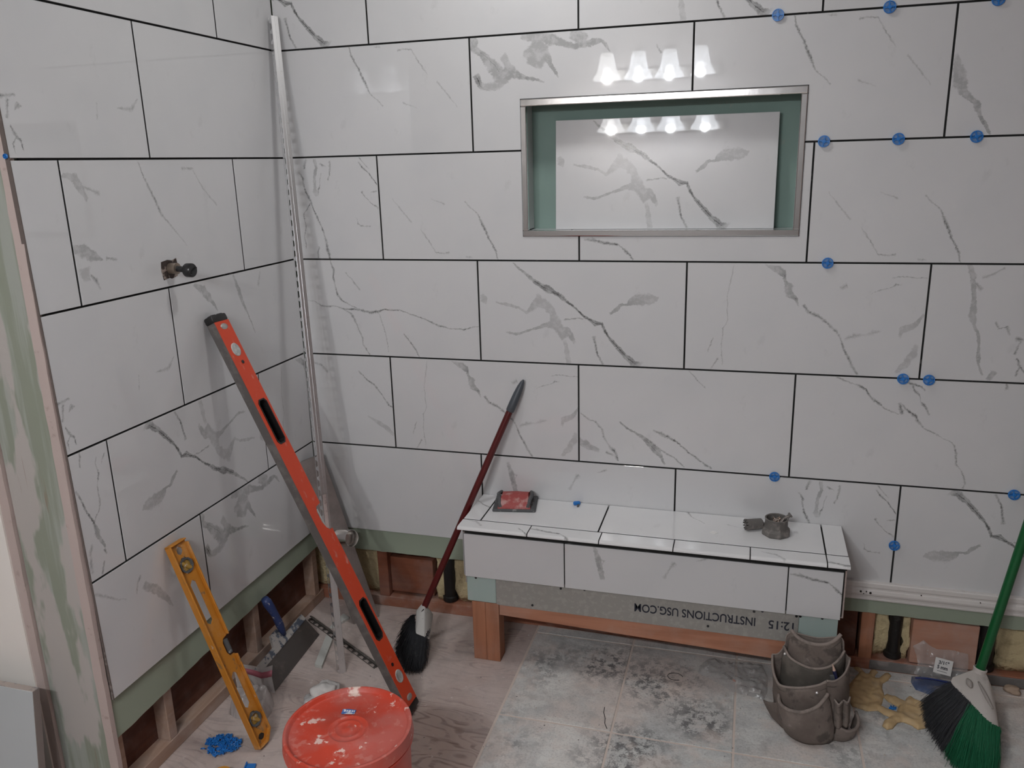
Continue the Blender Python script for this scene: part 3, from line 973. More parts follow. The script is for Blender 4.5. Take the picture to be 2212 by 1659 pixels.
# painted sheet leaning on the wall at the left
pm = basis((-0.655, -1.128, 0.0), (1, 0, 0), V((0, 1, -0.13)).normalized(), V((0, 0.13, 1)).normalized())
t = thing('cabinet_panel', 'pale blue-grey board with chipped edges leaning on cream wall at lower left', 'panel', mtx=pm)
bm = BM(); box(bm, 0, 0.526, 0.0, 0.019, 0, 0.366, 0.001)
obj('panel_face', bm, mat('pale_panel', (0.50, 0.53, 0.54), 0.5), t)
bm = BM(); box(bm, -0.001, 0.5265, 0.001, 0.0185, 0.3656, 0.3675)
obj('top_edge', bm, mat('chipped_edge', (0.52, 0.45, 0.41), 0.8, layers=[((0.2, 0.2, 0.22), 30, 0.52, 0.58, 0.7, (0.5, 1, 1))]), t)
bm = BM(); box(bm, 0.5262, 0.5275, 0.0005, 0.0185, 0.001, 0.366)
obj('side_edge', bm, mat('grey_edge', (0.24, 0.205, 0.19), 0.8), t)

# moulding under the tiles on the right
prof = [(0.0, 0.306), (-0.013, 0.306), (-0.0155, 0.303), (-0.0155, 0.292), (-0.0125, 0.288), (-0.0125, 0.284), (-0.015, 0.281),
        (-0.0165, 0.272), (-0.0150, 0.266), (-0.0105, 0.262), (-0.0095, 0.255), (-0.0105, 0.252), (-0.0095, 0.248), (0.0, 0.248)]
bm = BM()
A = [bm.verts.new((1.690, y + 0.0015, z)) for y, z in prof]
B = [bm.verts.new((2.75, y + 0.0015, z)) for y, z in prof]
for i in range(len(prof)):
    j = (i + 1) % len(prof)
    bm.faces.new((A[i], A[j], B[j], B[i]))
bm.faces.new(A); bm.faces.new(B[::-1])
tr = obj('trim_1', bm, MOULD); tr['kind'] = 'structure'; tr['label'] = 'white profiled moulding nailed up as a ledge under the wall tiles'
for x, z, rr in ((1.742, 0.2765, 0.0028), (1.757, 0.2775, 0.0018), (1.768, 0.2745, 0.0033), (1.7500, 0.271, 0.0015), (1.90, 0.284, 0.0016), (2.05, 0.281, 0.0015)):
    bm = BM(); tube(bm, (x, -0.0162, z), (x, -0.0138, z), rr, seg=10); obj('nail_hole', bm, DARK, tr)

# ---------------------------------------------------------------- bench
BX0, BX1 = 0.602, 1.677
bench = thing('shower_bench', 'low tiled shower bench on a raw wood frame under the niche', 'bench', (0, 0, 0))
def bpart(name, m, *b, bev=0.001, **k):
    bm = BM(); box(bm, *b, bev=bev); return obj(name, bm, m, bench, **k)
bpart('leg', FIR, 0.620, 0.662, -0.2020, -0.150, 0.0, 0.200)
bpart('leg', FIR, 0.6625, 0.705, -0.2020, -0.150, 0.0, 0.200)
bpart('leg', FIR, 1.575, 1.617, -0.2020, -0.150, 0.0, 0.200)
bpart('leg', FIR, 1.6175, 1.660, -0.2020, -0.150, 0.0, 0.200)
bm = BM()
prism(bm, [(0.7055, 0.203), (0.7055, 0.161), (1.5745, 0.134), (1.5745, 0.203)], -0.198, -0.160, bev=0.0015)
obj('rail', bm, FIRX, bench)
bpart('frame_board', FIRX, 0.615, 1.665, -0.192, -0.012, 0.20, 0.44)
bpart('cement_board', GREYB, 0.6985, 1.565, -0.2015, -0.1925, 0.197, 0.435, label='grey cement board strip along the bench front')
bpart('mint_board', MINT, 0.6065, 0.698, -0.2020, -0.1925, 0.2015, 0.435)
bpart('mint_board', MINT, 1.5655, 1.6645, -0.2020, -0.1925, 0.196, 0.435)
bpart('thinset_bed', THINSET, 0.6075, 1.671, -0.2060, -0.2022, 0.295, 0.452)
bpart('side_board', GYPSUM, 0.6035, 0.6065, -0.205, -0.012, 0.262, 0.452)
bpart('side_board', GYPSUM, 1.6655, 1.6765, -0.200, -0.012, 0.288, 0.437)
def side_tile(x0, x1):
    tile_box(bench, x0, x1, -0.210, -0.003, 0.290, 0.4335, 'plain')
side_tile(0.6015, 0.6035)
for a, b, pr, off in ((0.6065, 0.9125, 'plain', (0, 0)), (0.9155, 1.5275, 'drift', (0, 0.02)), (1.5305, 1.6670, 'dash', (0.01, 0.228))):
    tile_box(bench, a, b, -0.2145, -0.2062, 0.2895, 0.4300, pr, off=off)
bpart('thinset_bed', THINSET, 0.6065, 1.673, -0.222, -0.002, 0.440, 0.4602)
YT = -0.1905
for a, b, pr, off in ((0.6015, 0.6530, 'cap', (0.5, 0)), (0.6570, 1.0070, 'cap_plain', (0, 0)), (1.0110, 1.6195, 'cap_thread', (0.05, 0.1)), (1.6235, 1.6770, 'cap_plain', (0, 0))):
    tile_box(bench, a, b, YT, -0.002, 0.4600, 0.4685, pr, off=off)
for a, b, pr, off in ((0.6015, 0.8120, 'cap', (0.32, 0.02)), (0.8150, 1.0195, 'cap', (0.02, 0.22)), (1.0225, 1.2240, 'cap_plain', (0, 0)), (1.2270, 1.4265, 'cap_plain', (0.1, 0.1)), (1.4295, 1.6195, 'cap', (0.3, 0.0)), (1.6225, 1.6770, 'cap', (0.03, 0.2))):
    bm = BM()
    pf = [(YT - 0.0062, 0.4600), (YT - 0.0062, 0.4685), (-0.246, 0.4685), (-0.2500, 0.4672), (-0.2525, 0.4640), (-0.2530, 0.4600)]
    prism(bm, pf, a, b, (1, 2, 0))
    uvl = bm.loops.layers.uv.new('UVMap')
    for f in bm.faces:
        for l in f.loops:
            l[uvl].uv = (l.vert.co.x - a + off[0], -l.vert.co.y - 0.19 + off[1])
    bm.normal_update()
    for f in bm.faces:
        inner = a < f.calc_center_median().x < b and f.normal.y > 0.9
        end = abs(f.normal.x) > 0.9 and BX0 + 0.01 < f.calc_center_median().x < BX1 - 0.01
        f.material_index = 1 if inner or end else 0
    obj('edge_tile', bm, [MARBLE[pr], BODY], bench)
SCREW = mat('screw_head', (0.05, 0.05, 0.055), 0.4, 0.7)
for x, z in ((0.636, 0.281), (0.900, 0.279), (0.971, 0.284), (1.447, 0.279), (1.469, 0.283), (1.558, 0.280), (1.568, 0.281), (1.624, 0.283), (1.325, 0.2157), (0.812, 0.2116)):
    bm = BM(); tube(bm, (x, -0.2035, z), (x, -0.1990, z), 0.0036, 0.0030, 10); obj('screw_head', bm, SCREW, bench)
INK = mat('black_ink', (0.02, 0.022, 0.035), 0.8)
def text_mesh(name, body, size, m, parent, mtx, width=None, thick=0.0002, bold=0.0):
    cu = bpy.data.curves.new(name, 'FONT')
    cu.body = body
    cu.size = size
    cu.offset = bold
    cu.extrude = thick
    o = bpy.data.objects.new('tmp', cu)
    C.objects.link(o)
    dg = bpy.context.evaluated_depsgraph_get()
    me = bpy.data.meshes.new_from_object(o.evaluated_get(dg))
    bpy.data.objects.remove(o)
    xs_ = [v.co.x for v in me.vertices]
    s = width / (max(xs_) - min(xs_)) if width else 1.0
    for v in me.vertices:
        v.co.x = (v.co.x - min(xs_)) * s
    me.materials.clear()
    me.materials.append(m)
    q = bpy.data.objects.new(name, me)
    C.objects.link(q)
    q.parent = parent
    q.matrix_local = mtx
    return q
def up_down(x, z):
    return basis((x, -0.2018, z), (-1, 0, 0), (0, 0, -1), (0, -1, 0))
text_mesh('printed_text', 'INSTRUCTIONS USG.COM', 0.036, INK, bench, up_down(1.452, 0.2585), 0.335, bold=0.0005)
text_mesh('printed_text', '12:15', 0.036, INK, bench, up_down(1.553, 0.2570), 0.066, bold=0.0005)

# ---------------------------------------------------------------- things on the bench
m = basis((0.727, -0.062, 0.4690), (0.985, 0.17, 0), (-0.17, 0.985, 0), (0, 0, 1))
t = thing('sanding_block', 'dusty red hand sander with grey ends on the bench top', 'sander', mtx=m)
REDP = mat('dusty_red_plastic', (0.36, 0.065, 0.06), 0.6, layers=[((0.55, 0.35, 0.33), 40, 0.45, 0.68, 0.75)])
GREYR = mat('grey_rubber', (0.085, 0.088, 0.092), 0.7, layers=[((0.4, 0.39, 0.38), 60, 0.58, 0.68, 0.5)])
bm = BM()
n1 = 12
for sgn, z0 in ((1, 0),):
    rows = []
    for i in range(n1 + 1):
        s = i / n1
        y = -0.052 + 0.104 * s
        z = 0.012 + 0.026 * math.sin(PI * s) ** 0.6
        hw = 0.050 - 0.010 * math.sin(PI * s)
        rows.append([bm.verts.new((-hw, y, z)), bm.verts.new((0, y, z + 0.002)), bm.verts.new((hw, y, z)), bm.verts.new((hw, y, 0.008)), bm.verts.new((-hw, y, 0.008))])
    for A, B in zip(rows, rows[1:]):
        for k in range(5):
            bm.faces.new((A[k], A[(k + 1) % 5], B[(k + 1) % 5], B[k]))
    bm.faces.new(rows[0]); bm.faces.new(rows[-1][::-1])
obj('grip', bm, REDP, t, 40)
bm = BM(); box(bm, -0.066, 0.066, -0.056, 0.056, 0.0, 0.0085, 0.002); obj('sole', bm, GREYR, t)
for s in (-1, 1):
    bm = BM()
    path_tube(bm, [(s * 0.042, -0.050, 0.012), (s * 0.047, -0.03, 0.030), (s * 0.052, 0.0, 0.036), (s * 0.047, 0.03, 0.030), (s * 0.042, 0.050, 0.012)], 0.006, 8)
    obj('clamp', bm, GREYR, t, 'all')
BLUE = mat('blue_plastic', (0.02, 0.19, 0.58), 0.35, layers=[((0.35, 0.5, 0.7), 90, 0.62, 0.7, 0.5)])
BLUET = mat('clear_blue_plastic', (0.08, 0.33, 0.75), 0.25, alpha=0.50)
t = thing('spacer_clip', 'broken blue levelling clip lying on the bench top', 'clip', (0.913, -0.022, 0.4688))
bm = BM(); box(bm, -0.012, 0.010, -0.004, 0.006, 0.0, 0.012, 0.003, mtx=Matrix.Rotation(0.35, 4, 'Z')); obj('clip_body', bm, BLUE, t)
bm = BM(); box(bm, 0.002, 0.008, -0.016, -0.003, 0.0, 0.005, 0.001); obj('stem', bm, GREYR, t)
# grey hex fitting full of screws
GREYM = mat('dusty_cast_metal', (0.165, 0.155, 0.145), 0.7, 0.25, layers=[((0.33, 0.30, 0.28), 50, 0.48, 0.68, 0.7)], bump=(120, 0.3, 0.001))
t = thing('pipe_fitting', 'dusty grey hex fitting holding small screws on the bench top', 'fitting', (1.496, -0.095, 0.4688))
bm = BM()
lathe(bm, [(0.0, 0.0), (0.038, 0.0), (0.040, 0.004), (0.039, 0.014), (0.033, 0.021), (0.031, 0.024)], 8, Matrix.Rotation(0.3, 4, 'Z'))
obj('hex_base', bm, GREYM, t, 20)
bm = BM()
lathe(bm, [(0.031, 0.022), (0.0305, 0.046), (0.032, 0.048), (0.030, 0.0495), (0.0275, 0.048), (0.0270, 0.030), (0.0, 0.029)], 32)
obj('collar', bm, GREYM, t, 40)
bm = BM()
tube(bm, (0.010, 0.004, 0.034), (0.036, 0.012, 0.055), 0.0045, 0.0055, 10)
tube(bm, (0.034, 0.0115, 0.0535), (0.038, 0.0128, 0.0565), 0.008, 0.0075, 10)
obj('thumb_screw', bm, GREYM, t, 40)
bm = BM()
for i in range(14):
    a, r_ = R.uniform(0, 6.3), R.uniform(0, 0.018)
    c_ = V((r_ * math.cos(a), r_ * math.sin(a), 0.034 + R.uniform(0, 0.012)))
    d_ = V((R.uniform(-1, 1), R.uniform(-1, 1), R.uniform(-0.4, 0.4))).normalized() * 0.010
    tube(bm, c_ - d_, c_ + d_, 0.0016, 0.0016, 6)
    tube(bm, c_ + d_, c_ + d_ * 1.15, 0.0038, 0.0038, 8)
obj('screws', bm, mat('shiny_screws', (0.75, 0.66, 0.60), 0.22, 1.0), t, kind='stuff')
t = thing('hole_saw', 'small dusty toothed hole saw lying beside the hex fitting', 'hole saw', (1.416, -0.088, 0.4688))
bm = BM()
mx = Matrix.Translation((0, 0, 0.0165)) @ Matrix.Rotation(math.radians(22), 4, 'Z') @ Matrix.Rotation(PI / 2, 4, 'Y')
lathe(bm, [(0.0, 0.046), (0.012, 0.046), (0.0150, 0.043), (0.0160, 0.0), (0.0135, 0.0), (0.013, 0.040), (0.0, 0.040)], 24, mx)
for k in range(12):
    a = 2 * PI * k / 12
    box(bm, 0.0134, 0.0162, -0.0020, 0.0020, -0.004, 0.001, mtx=mx @ Matrix.Rotation(a, 4, 'Z'))
obj('saw_cup', bm, GREYM, t, 30)
bm = BM(); tube(bm, mx @ V((0, 0, -0.003)), mx @ V((0, 0, 0.058)), 0.003, 0.004, 8); obj('pilot_bit', bm, STEEL, t, 30)
bm = BM(); prism(bm, [(-0.013, -0.002), (0.002, -0.011), (0.014, 0.001), (-0.002, 0.009)], 0, 0.0008, (0, 1, 2))
o = obj('paper_scrap', bm, mat('white_paper', (0.85, 0.84, 0.82), 0.7)); o.location = (1.327, -0.126, 0.4688)
tag(o, 'tiny white paper scrap on the bench top tile', 'scrap')

# ---------------------------------------------------------------- blue levelling discs in the wall joints
def disc():
    t = thing('levelling_spacer', 'x', 'spacer')
    rx = Matrix.Rotation(PI / 2, 4, 'X')
    bm = BM()
    lathe(bm, [(0.0160, 0.0), (0.0163, 0.002), (0.0158, 0.0045), (0.0136, 0.0045), (0.0134, 0.0)], 28, rx, True)
    obj('rim', bm, BLUE, t, 40)
    bm = BM()
    lathe(bm, [(0.0, 0.0012), (0.0135, 0.0012)], 28, rx)
    obj('web', bm, BLUET, t)
    bm = BM()
    box(bm, -0.0135, 0.0135, -0.0046, -0.0010, -0.0015, 0.0015)
    box(bm, -0.0015, 0.0015, -0.0044, -0.0008, -0.0135, 0.0135)
    obj('cross_ribs', bm, BLUE, t)
    bm = BM(); lathe(bm, [(0.0052, 0.0012), (0.0050, 0.0058), (0.0, 0.0060)], 14, rx)
    obj('hub', bm, BLUE, t)
    return t
SP = [(1.4275, 1.833, 'upper joint, first one left of the two others near the top edge'),
      (1.6841, 1.833, 'middle one of the three in the topmost joint'),
      (1.9179, 1.833, 'cut by the top right corner of the photo'),
      (1.5565, 1.5261, 'just right of the niche frame'),
      (1.7310, 1.5261, 'faded, second one right of the niche'),
      (1.9059, 1.5261, 'third one right of the niche'),
      (1.5871, 1.2163, 'alone, below and right of the niche corner'),
      (1.7977, 0.9096, 'glinting, left of the pair at a T joint'),
      (1.8605, 0.9096, 'right one of the pair at a T joint'),
      (1.4869, 0.6039, 'alone in the joint above the bench'),
      (2.0969, 0.6039, 'near the right edge beside the green handle'),
      (1.8192, 0.4241, 'in the vertical joint right of the bench')]
d0 = disc()
for i, (x, z, lab) in enumerate(SP):
    o = d0 if i == 0 else copy_tree(d0)
    o.location = (x, -0.0022, z)
    o.scale = (0.9, 1.0, 0.9)
    o.rotation_euler = (math.radians(R.uniform(-3, 3)), math.radians(R.uniform(-25, 25)), math.radians(R.uniform(-3, 3)))
    o['label'] = 'blue levelling spacer ' + lab
    o['group'] = 'blue levelling spacers in the tile joints'
o = copy_tree(d0)
o.location = (-0.004, -1.0075, 1.532)
o.scale = (0.3, 0.8, 0.3)
o['label'] = 'sliver of blue spacer at the outer edge of the left tile wall'
o['group'] = 'blue levelling spacers in the tile joints'

# ---------------------------------------------------------------- valve in the left wall
t = thing('shower_valve', 'black capped valve stem sticking out of the cut-out in the left wall', 'valve', (0.0, -0.590, 1.262))
BPL = mat('black_plastic', (0.012, 0.012, 0.013), 0.3, layers=[((0.1, 0.1, 0.1), 60, 0.6, 0.7, 0.4)])
bm = BM(); lathe(bm, [(0.013, -0.004), (0.014, 0.022), (0.0, 0.022)], 20, Matrix.Rotation(PI / 2, 4, 'Y')); obj('valve_body', bm, mat('worn_brass', (0.33, 0.27, 0.22), 0.45, 0.8), t, 30)
bm = BM(); tube(bm, (0.018, 0, 0), (0.054, 0, -0.004), 0.0075, 0.0075, 14); obj('stem', bm, BPL, t, 30)
bm = BM()
mx = Matrix.Translation((0.05, 0, -0.004)) @ Matrix.Rotation(PI / 2, 4, 'Y')
lathe(bm, [(0.0, -0.003), (0.016, -0.003), (0.0175, 0.0), (0.0175, 0.014), (0.0155, 0.017), (0.0, 0.0175)], 22, mx)
box(bm, -0.0015, 0.0015, -0.012, 0.012, 0.016, 0.021, mtx=mx @ Matrix.Rotation(0.5, 4, 'Z'))
obj('cap', bm, BPL, t, 40)

# ---------------------------------------------------------------- orange-red box level (1.2 m)
ORG = mat('orange_red_paint', (0.66, 0.062, 0.018), 0.38, layers=[((0.66, 0.30, 0.25), 34, 0.60, 0.72, 0.7, (1, 1, 0.6))])
LGREY = mat('dusty_level_edge', (0.125, 0.115, 0.11), 0.6, 0.3, layers=[((0.23, 0.21, 0.2), 22, 0.45, 0.65, 0.6)])
BLK = mat('black_rubber', (0.012, 0.011, 0.011), 0.4, layers=[((0.06, 0.06, 0.06), 50, 0.6, 0.7, 0.4)])
top_, bot_ = V((0.001, -0.488, 1.1125)), V((0.516, -0.522, 0.003))
ax = (bot_ - top_).normalized()
n2 = V((0, -1, 0)) - ax * V((0, -1, 0)).dot(ax); n2.normalize()
n1 = n2.cross(ax) * -1
if n1.z < 0: n1 = -n1
LL = (bot_ - top_).length
# local: z = along the level from the top down, x = up-facing normal, y = away from the camera (width)
mL = basis(top_, n1, -n2, ax)
t = thing('box_level', 'long orange-red box level leaning across the tiled corner', 'level', mtx=mL)
TH, WD = 0.0270, 0.060
bm = BM()
def holed_face(bm, x, holes, y0, y1, z0, z1):
    pass
zc = [0.020, LL - 0.020]
slot = [(0.253, 0.387), (0.872, 1.000)]            # two hand holes
notch = (0.582, 0.660)                              # cut at the centre vial
# body: thin side walls, edges and the core left open at the hand holes
cuts = [zc[0], slot[0][0], slot[0][1], notch[0], notch[1], slot[1][0], slot[1][1], zc[1]]
box(bm, 0.0, TH, 0.0, 0.0035, zc[0], zc[1], 0.0006)
box(bm, 0.0, TH, WD - 0.0035, WD, zc[0], notch[0], 0.0006)
box(bm, 0.0, TH, WD - 0.0035, WD, notch[1], zc[1], 0.0006)
box(bm, 0.0, 0.002, 0.003, WD - 0.003, zc[0], zc[1])
obj('level_body', bm, LGREY, t, label='dusty grey metal edge of the level')
def octo(z0, z1, y0=0.012, y1=0.050, c=0.010):
    return [(y0, z0 + c), (y0 + c * 0.8, z0), (y1 - c * 0.8, z0), (y1, z0 + c), (y1, z1 - c), (y1 - c * 0.8, z1), (y0 + c * 0.8, z1), (y0, z1 - c)]
bm = BM()
def plate_with_hole(bm, y0, y1, z0, z1, hole, x0, x1):
    """rectangular plate piece with one 8-cornered hole, stitched as four trapezoid-like polygons"""
    h = hole
    ym = (h[1][0] + h[2][0]) / 2
    Lp = [(y0, z0), (ym, z0), (ym, h[1][1]), h[1], h[0], h[7], h[6], (ym, h[6][1]), (ym, z1), (y0, z1)]
    Rp = [(y1, z0), (ym, z0), (ym, h[2][1]), h[2], h[3], h[4], h[5], (ym, h[5][1]), (ym, z1), (y1, z1)]
    prism(bm, Lp, x0, x1, (1, 2, 0)); prism(bm, Rp, x0, x1, (1, 2, 0))
E_ = 0.0008
prev = zc[0]
for (a, b) in slot[:1]:
    box(bm, TH - E_, TH + E_, 0.0, WD, prev, a - 0.01); plate_with_hole(bm, 0.0, WD, a - 0.01, b + 0.01, octo(a, b), TH - E_, TH + E_); prev = b + 0.01
prism(bm, [(0.0, prev), (WD, prev), (WD, notch[0]), (0.036, notch[0] + 0.003), (0.030, notch[0] + 0.016), (0.030, notch[1] - 0.030), (0.038, notch[1] - 0.010), (0.048, notch[1]), (WD, notch[1]), (WD, slot[1][0] - 0.01), (0.0, slot[1][0] - 0.01)], TH - E_, TH + E_, (1, 2, 0))
plate_with_hole(bm, 0.0, WD, slot[1][0] - 0.01, slot[1][1] + 0.01, octo(*slot[1]), TH - E_, TH + E_)
box(bm, TH - E_, TH + E_, 0.0, WD, slot[1][1] + 0.01, zc[1])
obj('painted_face', bm, ORG, t)
for a, b in slot:
    bm = BM()
    o8 = octo(a, b)
    i8 = octo(a + 0.004, b - 0.004, 0.0150, 0.0470, 0.009)
    for i in range(8):
        j = (i + 1) % 8
        q = [bm.verts.new((TH + 0.0022, *o8[i])), bm.verts.new((TH + 0.0022, *o8[j])), bm.verts.new((TH + 0.0018, *i8[j])), bm.verts.new((TH + 0.0018, *i8[i]))]
        bm.faces.new(q)
        q2 = [bm.verts.new((TH + 0.0018, *i8[i])), bm.verts.new((TH + 0.0018, *i8[j])), bm.verts.new((0.004, *i8[j])), bm.verts.new((0.004, *i8[i]))]
        bm.faces.new(q2)
    bmesh.ops.remove_doubles(bm, verts=bm.verts, dist=1e-5)
    prism(bm, i8, 0.0025, 0.004, (1, 2, 0))
    obj('hand_hole', bm, BLK, t, label='black rubber lined hand hole')
VIAL = mat('clear_vial', (0.55, 0.56, 0.54), 0.08, 0.0, spec=0.9, layers=[((0.3, 0.31, 0.3), 40, 0.45, 0.6, 0.7)])
for zc_ in (0.105, LL - 0.105):
    bm = BM()
    mx = Matrix.Translation((TH + 0.0012, WD / 2, zc_)) @ Matrix.Rotation(PI / 2, 4, 'Y')
    lathe(bm, [(0.0, 0.001), (0.0130, 0.001), (0.0150, 0.0022), (0.0165, 0.0012), (0.0165, -0.001)], 28, mx)
    for v in bm.verts: v.co.z = zc_ + (v.co.z - zc_) * 1.15
    obj('vial_window', bm, VIAL, t, 'all', label='round clear vial window')
for zc_, y_ in ((0.142, 0.033), (LL - 0.145, 0.026)):
    bm = BM(); tube(bm, (TH - 0.0, y_, zc_), (TH + 0.0022, y_, zc_), 0.005, 0.005, 12); obj('screw_hole', bm, BLK, t)
for zc_ in (0.036, LL - 0.038):
    bm = BM()
    mx = Matrix.Translation((TH + 0.001, WD / 2, zc_)) @ Matrix.Rotation(PI / 2, 4, 'Y') @ Matrix.Diagonal((0.75, 1.25, 1, 1))
    lathe(bm, [(0.0, 0.0012), (0.0105, 0.001), (0.0115, 0.0)], 20, mx)
    obj('oval_badge', bm, mat('silver_badge', (0.5, 0.47, 0.45), 0.35, 0.6), t, 'all')
bm = BM(); tube(bm, (0.016, 0.040, notch[0] + 0.01), (0.016, 0.040, notch[1] - 0.012), 0.0085, 0.0085, 16); obj('centre_vial', bm, VIAL, t, 40)
for s, (a, b) in enumerate(((-0.0005, 0.021), (LL - 0.021, LL + 0.0005))):
    bm = BM(); box(bm, -0.0015, TH + 0.0015, -0.0015, WD + 0.0015, a, b, 0.005, seg=2)
    if s == 0:
        box(bm, 0.006, TH - 0.004, 0.008, 0.026, a - 0.002, a + 0.004, 0.001)
        box(bm, 0.006, TH - 0.004, 0.033, WD - 0.006, a - 0.002, a + 0.004, 0.001)
    obj('end_cap', bm, BLK, t, 30)

# ---------------------------------------------------------------- yellow I-beam level (0.6 m)
YEL = mat('worn_yellow_paint', (0.52, 0.205, 0.022), 0.5, layers=[((0.16, 0.12, 0.07), 42, 0.585, 0.66, 0.75, (1, 1, 0.6)), ((0.60, 0.34, 0.14), 14, 0.5, 0.68, 0.45), ((0.55, 0.50, 0.46), 30, 0.66, 0.72, 0.8)])
top_, bot_ = V((0.001, -0.7545, 0.5765)), V((0.184, -0.7425, 0.002))
ax = (bot_ - top_).normalized()
wv = V((0.008, 0.062, 0.005)); wv = (wv - ax * wv.dot(ax)).normalized()
n1 = ax.cross(wv)
if n1.x < 0: n1 = -n1
LY = (bot_ - top_).length
mY = basis(top_, n1, wv, ax)
t = thing('torpedo_level', 'paint-worn yellow I-beam level leaning on the left wall', 'level', mtx=mY)
W2, T2 = 0.058, 0.022
bm = BM()
box(bm, 0.0, T2, 0.0, 0.0045, 0.0, LY, 0.0012)
box(bm, 0.0, T2, W2 - 0.0045, W2, 0.012, 0.285, 0.0012)
box(bm, 0.0, T2, W2 - 0.0045, W2, 0.345, LY - 0.025, 0.0012)
box(bm, 0.0, T2, 0.0, W2 - 0.004, 0.0, 0.004, 0.001)
box(bm, 0.0, T2, 0.0, W2 - 0.022, LY - 0.004, LY, 0.001)
prism(bm, [(W2 - 0.024, LY), (W2, LY - 0.027), (W2 - 0.0045, LY - 0.028), (W2 - 0.026, LY - 0.004)], 0.0, T2, (1, 2, 0))
obj('flange', bm, YEL, t)
bm = BM()
xa, xb = 0.0075, 0.0125
def web(z0, z1, hole=None, y1=W2 - 0.003):
    if hole is None:
        prism(bm, [(0.003, z0), (y1, z0), (y1, z1), (0.003, z1)], xa, xb, (1, 2, 0))
    else:
        plate_with_hole(bm, 0.003, y1, z0, z1, hole, xa, xb)
def o8(z0, z1, y0, y1, c):
    return [(y0, z0 + c), (y0 + c, z0), (y1 - c, z0), (y1, z0 + c), (y1, z1 - c), (y1 - c, z1), (y0 + c, z1), (y0, z1 - c)]
web(0.002, 0.040, o8(0.014, 0.036, 0.020, 0.040, 0.007))
web(0.040, 0.100, o8(0.044, 0.088, 0.012, 0.046, 0.012))
web(0.100, 0.250, o8(0.108, 0.238, 0.017, 0.038, 0.009))
prism(bm, [(0.003, 0.25), (W2 - 0.003, 0.25), (W2 - 0.003, 0.287), (0.040, 0.290), (0.034, 0.300), (0.034, 0.328), (0.040, 0.340), (W2 - 0.003, 0.343), (W2 - 0.003, 0.375), (0.003, 0.375)], xa, xb, (1, 2, 0))
web(0.375, 0.500, o8(0.382, 0.492, 0.017, 0.038, 0.009))
web(0.500, 0.560, o8(0.506, 0.551, 0.012, 0.046, 0.012))
prism(bm, [(0.003, 0.560), (W2 - 0.003, 0.560), (W2 - 0.003, LY - 0.028), (W2 - 0.026, LY - 0.003), (0.003, LY - 0.003)], xa, xb, (1, 2, 0))
obj('web', bm, YEL, t)
bm = BM(); prism(bm, o8(0.572, 0.588, 0.016, 0.036, 0.006), xb, xb + 0.0006, (1, 2, 0)); obj('slot', bm, DARK, t)
AMB = mat('amber_vial', (0.42, 0.25, 0.05), 0.12, layers=[((0.7, 0.62, 0.5), 60, 0.55, 0.65, 0.6)])
for zc_ in (0.066, 0.5285):
    bm = BM()
    mx = Matrix.Translation((0.010, 0.029, zc_)) @ Matrix.Rotation(PI / 2, 4, 'Y')
    lathe(bm, [(0.0205, -0.005), (0.0205, 0.007), (0.0155, 0.006), (0.0150, -0.004)], 10, mx, True)
    obj('vial_ring', bm, GREYR, t)
    bm = BM(); tube(bm, (0.011, 0.018, zc_ - 0.012), (0.011, 0.040, zc_ + 0.012), 0.0058, 0.0058, 12)
    box(bm, 0.009, 0.0105, 0.0145, 0.0435, zc_ - 0.014, zc_ + 0.014)
    obj('vial', bm, AMB, t, 40)
bm = BM(); tube(bm, (0.011, 0.046, 0.296), (0.011, 0.046, 0.334), 0.0065, 0.0065, 12); obj('centre_vial', bm, GREYR, t, 40)

# ---------------------------------------------------------------- perforated corner trims
def corner_trim(root, L, m, wa=0.020, wb=0.0185, pitch=0.030, sticker=None, ha=0.35):
    """local z runs along the trim; a solid flange in +x, a punched flange in +y"""
    bm = BM()
    box(bm, 0.0, wa, -0.0010, 0.0, 0, L)
    box(bm, wa - 0.0012, wa, -0.0010, 0.0055, 0, L)
    box(bm, wa * 0.45, wa * 0.45 + 0.0012, -0.0022, -0.0010, 0, L)
    obj('solid_flange', bm, m, root)
    bm = BM()
    box(bm, -0.0010, 0.0, 0.0, 0.0022, 0, L)
    box(bm, -0.0010, 0.0, wb - 0.0016, wb, 0, L)
    n_ = int(L / pitch)
    for i in range(n_ + 1):
        z = i * pitch
        prism(bm, [(0.0018, z - 0.004), (wb - 0.001, z + 0.002), (wb - 0.001, min(z + 0.007, L)), (0.0018, min(z + 0.013, L))], -0.0010, 0.0, (1, 2, 0))
    obj('punched_flange', bm, m, root)
p0, p1 = V((0.2475, -0.380, 0.001)), V((0.0190, -0.036, 1.925))
zz_ = (p1 - p0).normalized()
xx_ = V((0.54, 0.82, 0)); xx_ = (xx_ - zz_ * xx_.dot(zz_)).normalized()
yy_ = zz_.cross(xx_)
t = thing('corner_trim', 'tall bright punched metal trim leaning up into the tiled corner', 'metal trim', mtx=basis(p0, xx_, yy_, zz_))
corner_trim(t, (p1 - p0).length, ALU)
bm = BM(); box(bm, 0.001, 0.0125, -0.0038, -0.0024, 0.42, 0.555)
st = obj('paper_sticker', bm, mat('pale_sticker', (0.62, 0.52, 0.50), 0.7, layers=[((0.3, 0.2, 0.18), 90, 0.6, 0.66, 0.7)]), t)
bm = BM()
for i in range(5):
    box(bm, 0.003, 0.010, -0.0041, -0.0038, 0.430 + i * 0.005, 0.4325 + i * 0.005)
obj('printed_lines', bm, INK, st)
p0, p1 = V((0.000, -0.118, 0.003)), V((0.345, -0.320, 0.003))
zz_ = (p1 - p0).normalized()
t = thing('corner_trim', 'dark punched metal trim lying flat on the dusty floor', 'metal trim', mtx=basis(p0, (0, 0, 1), V((0, 0, 1)).cross(zz_) * -1, zz_))
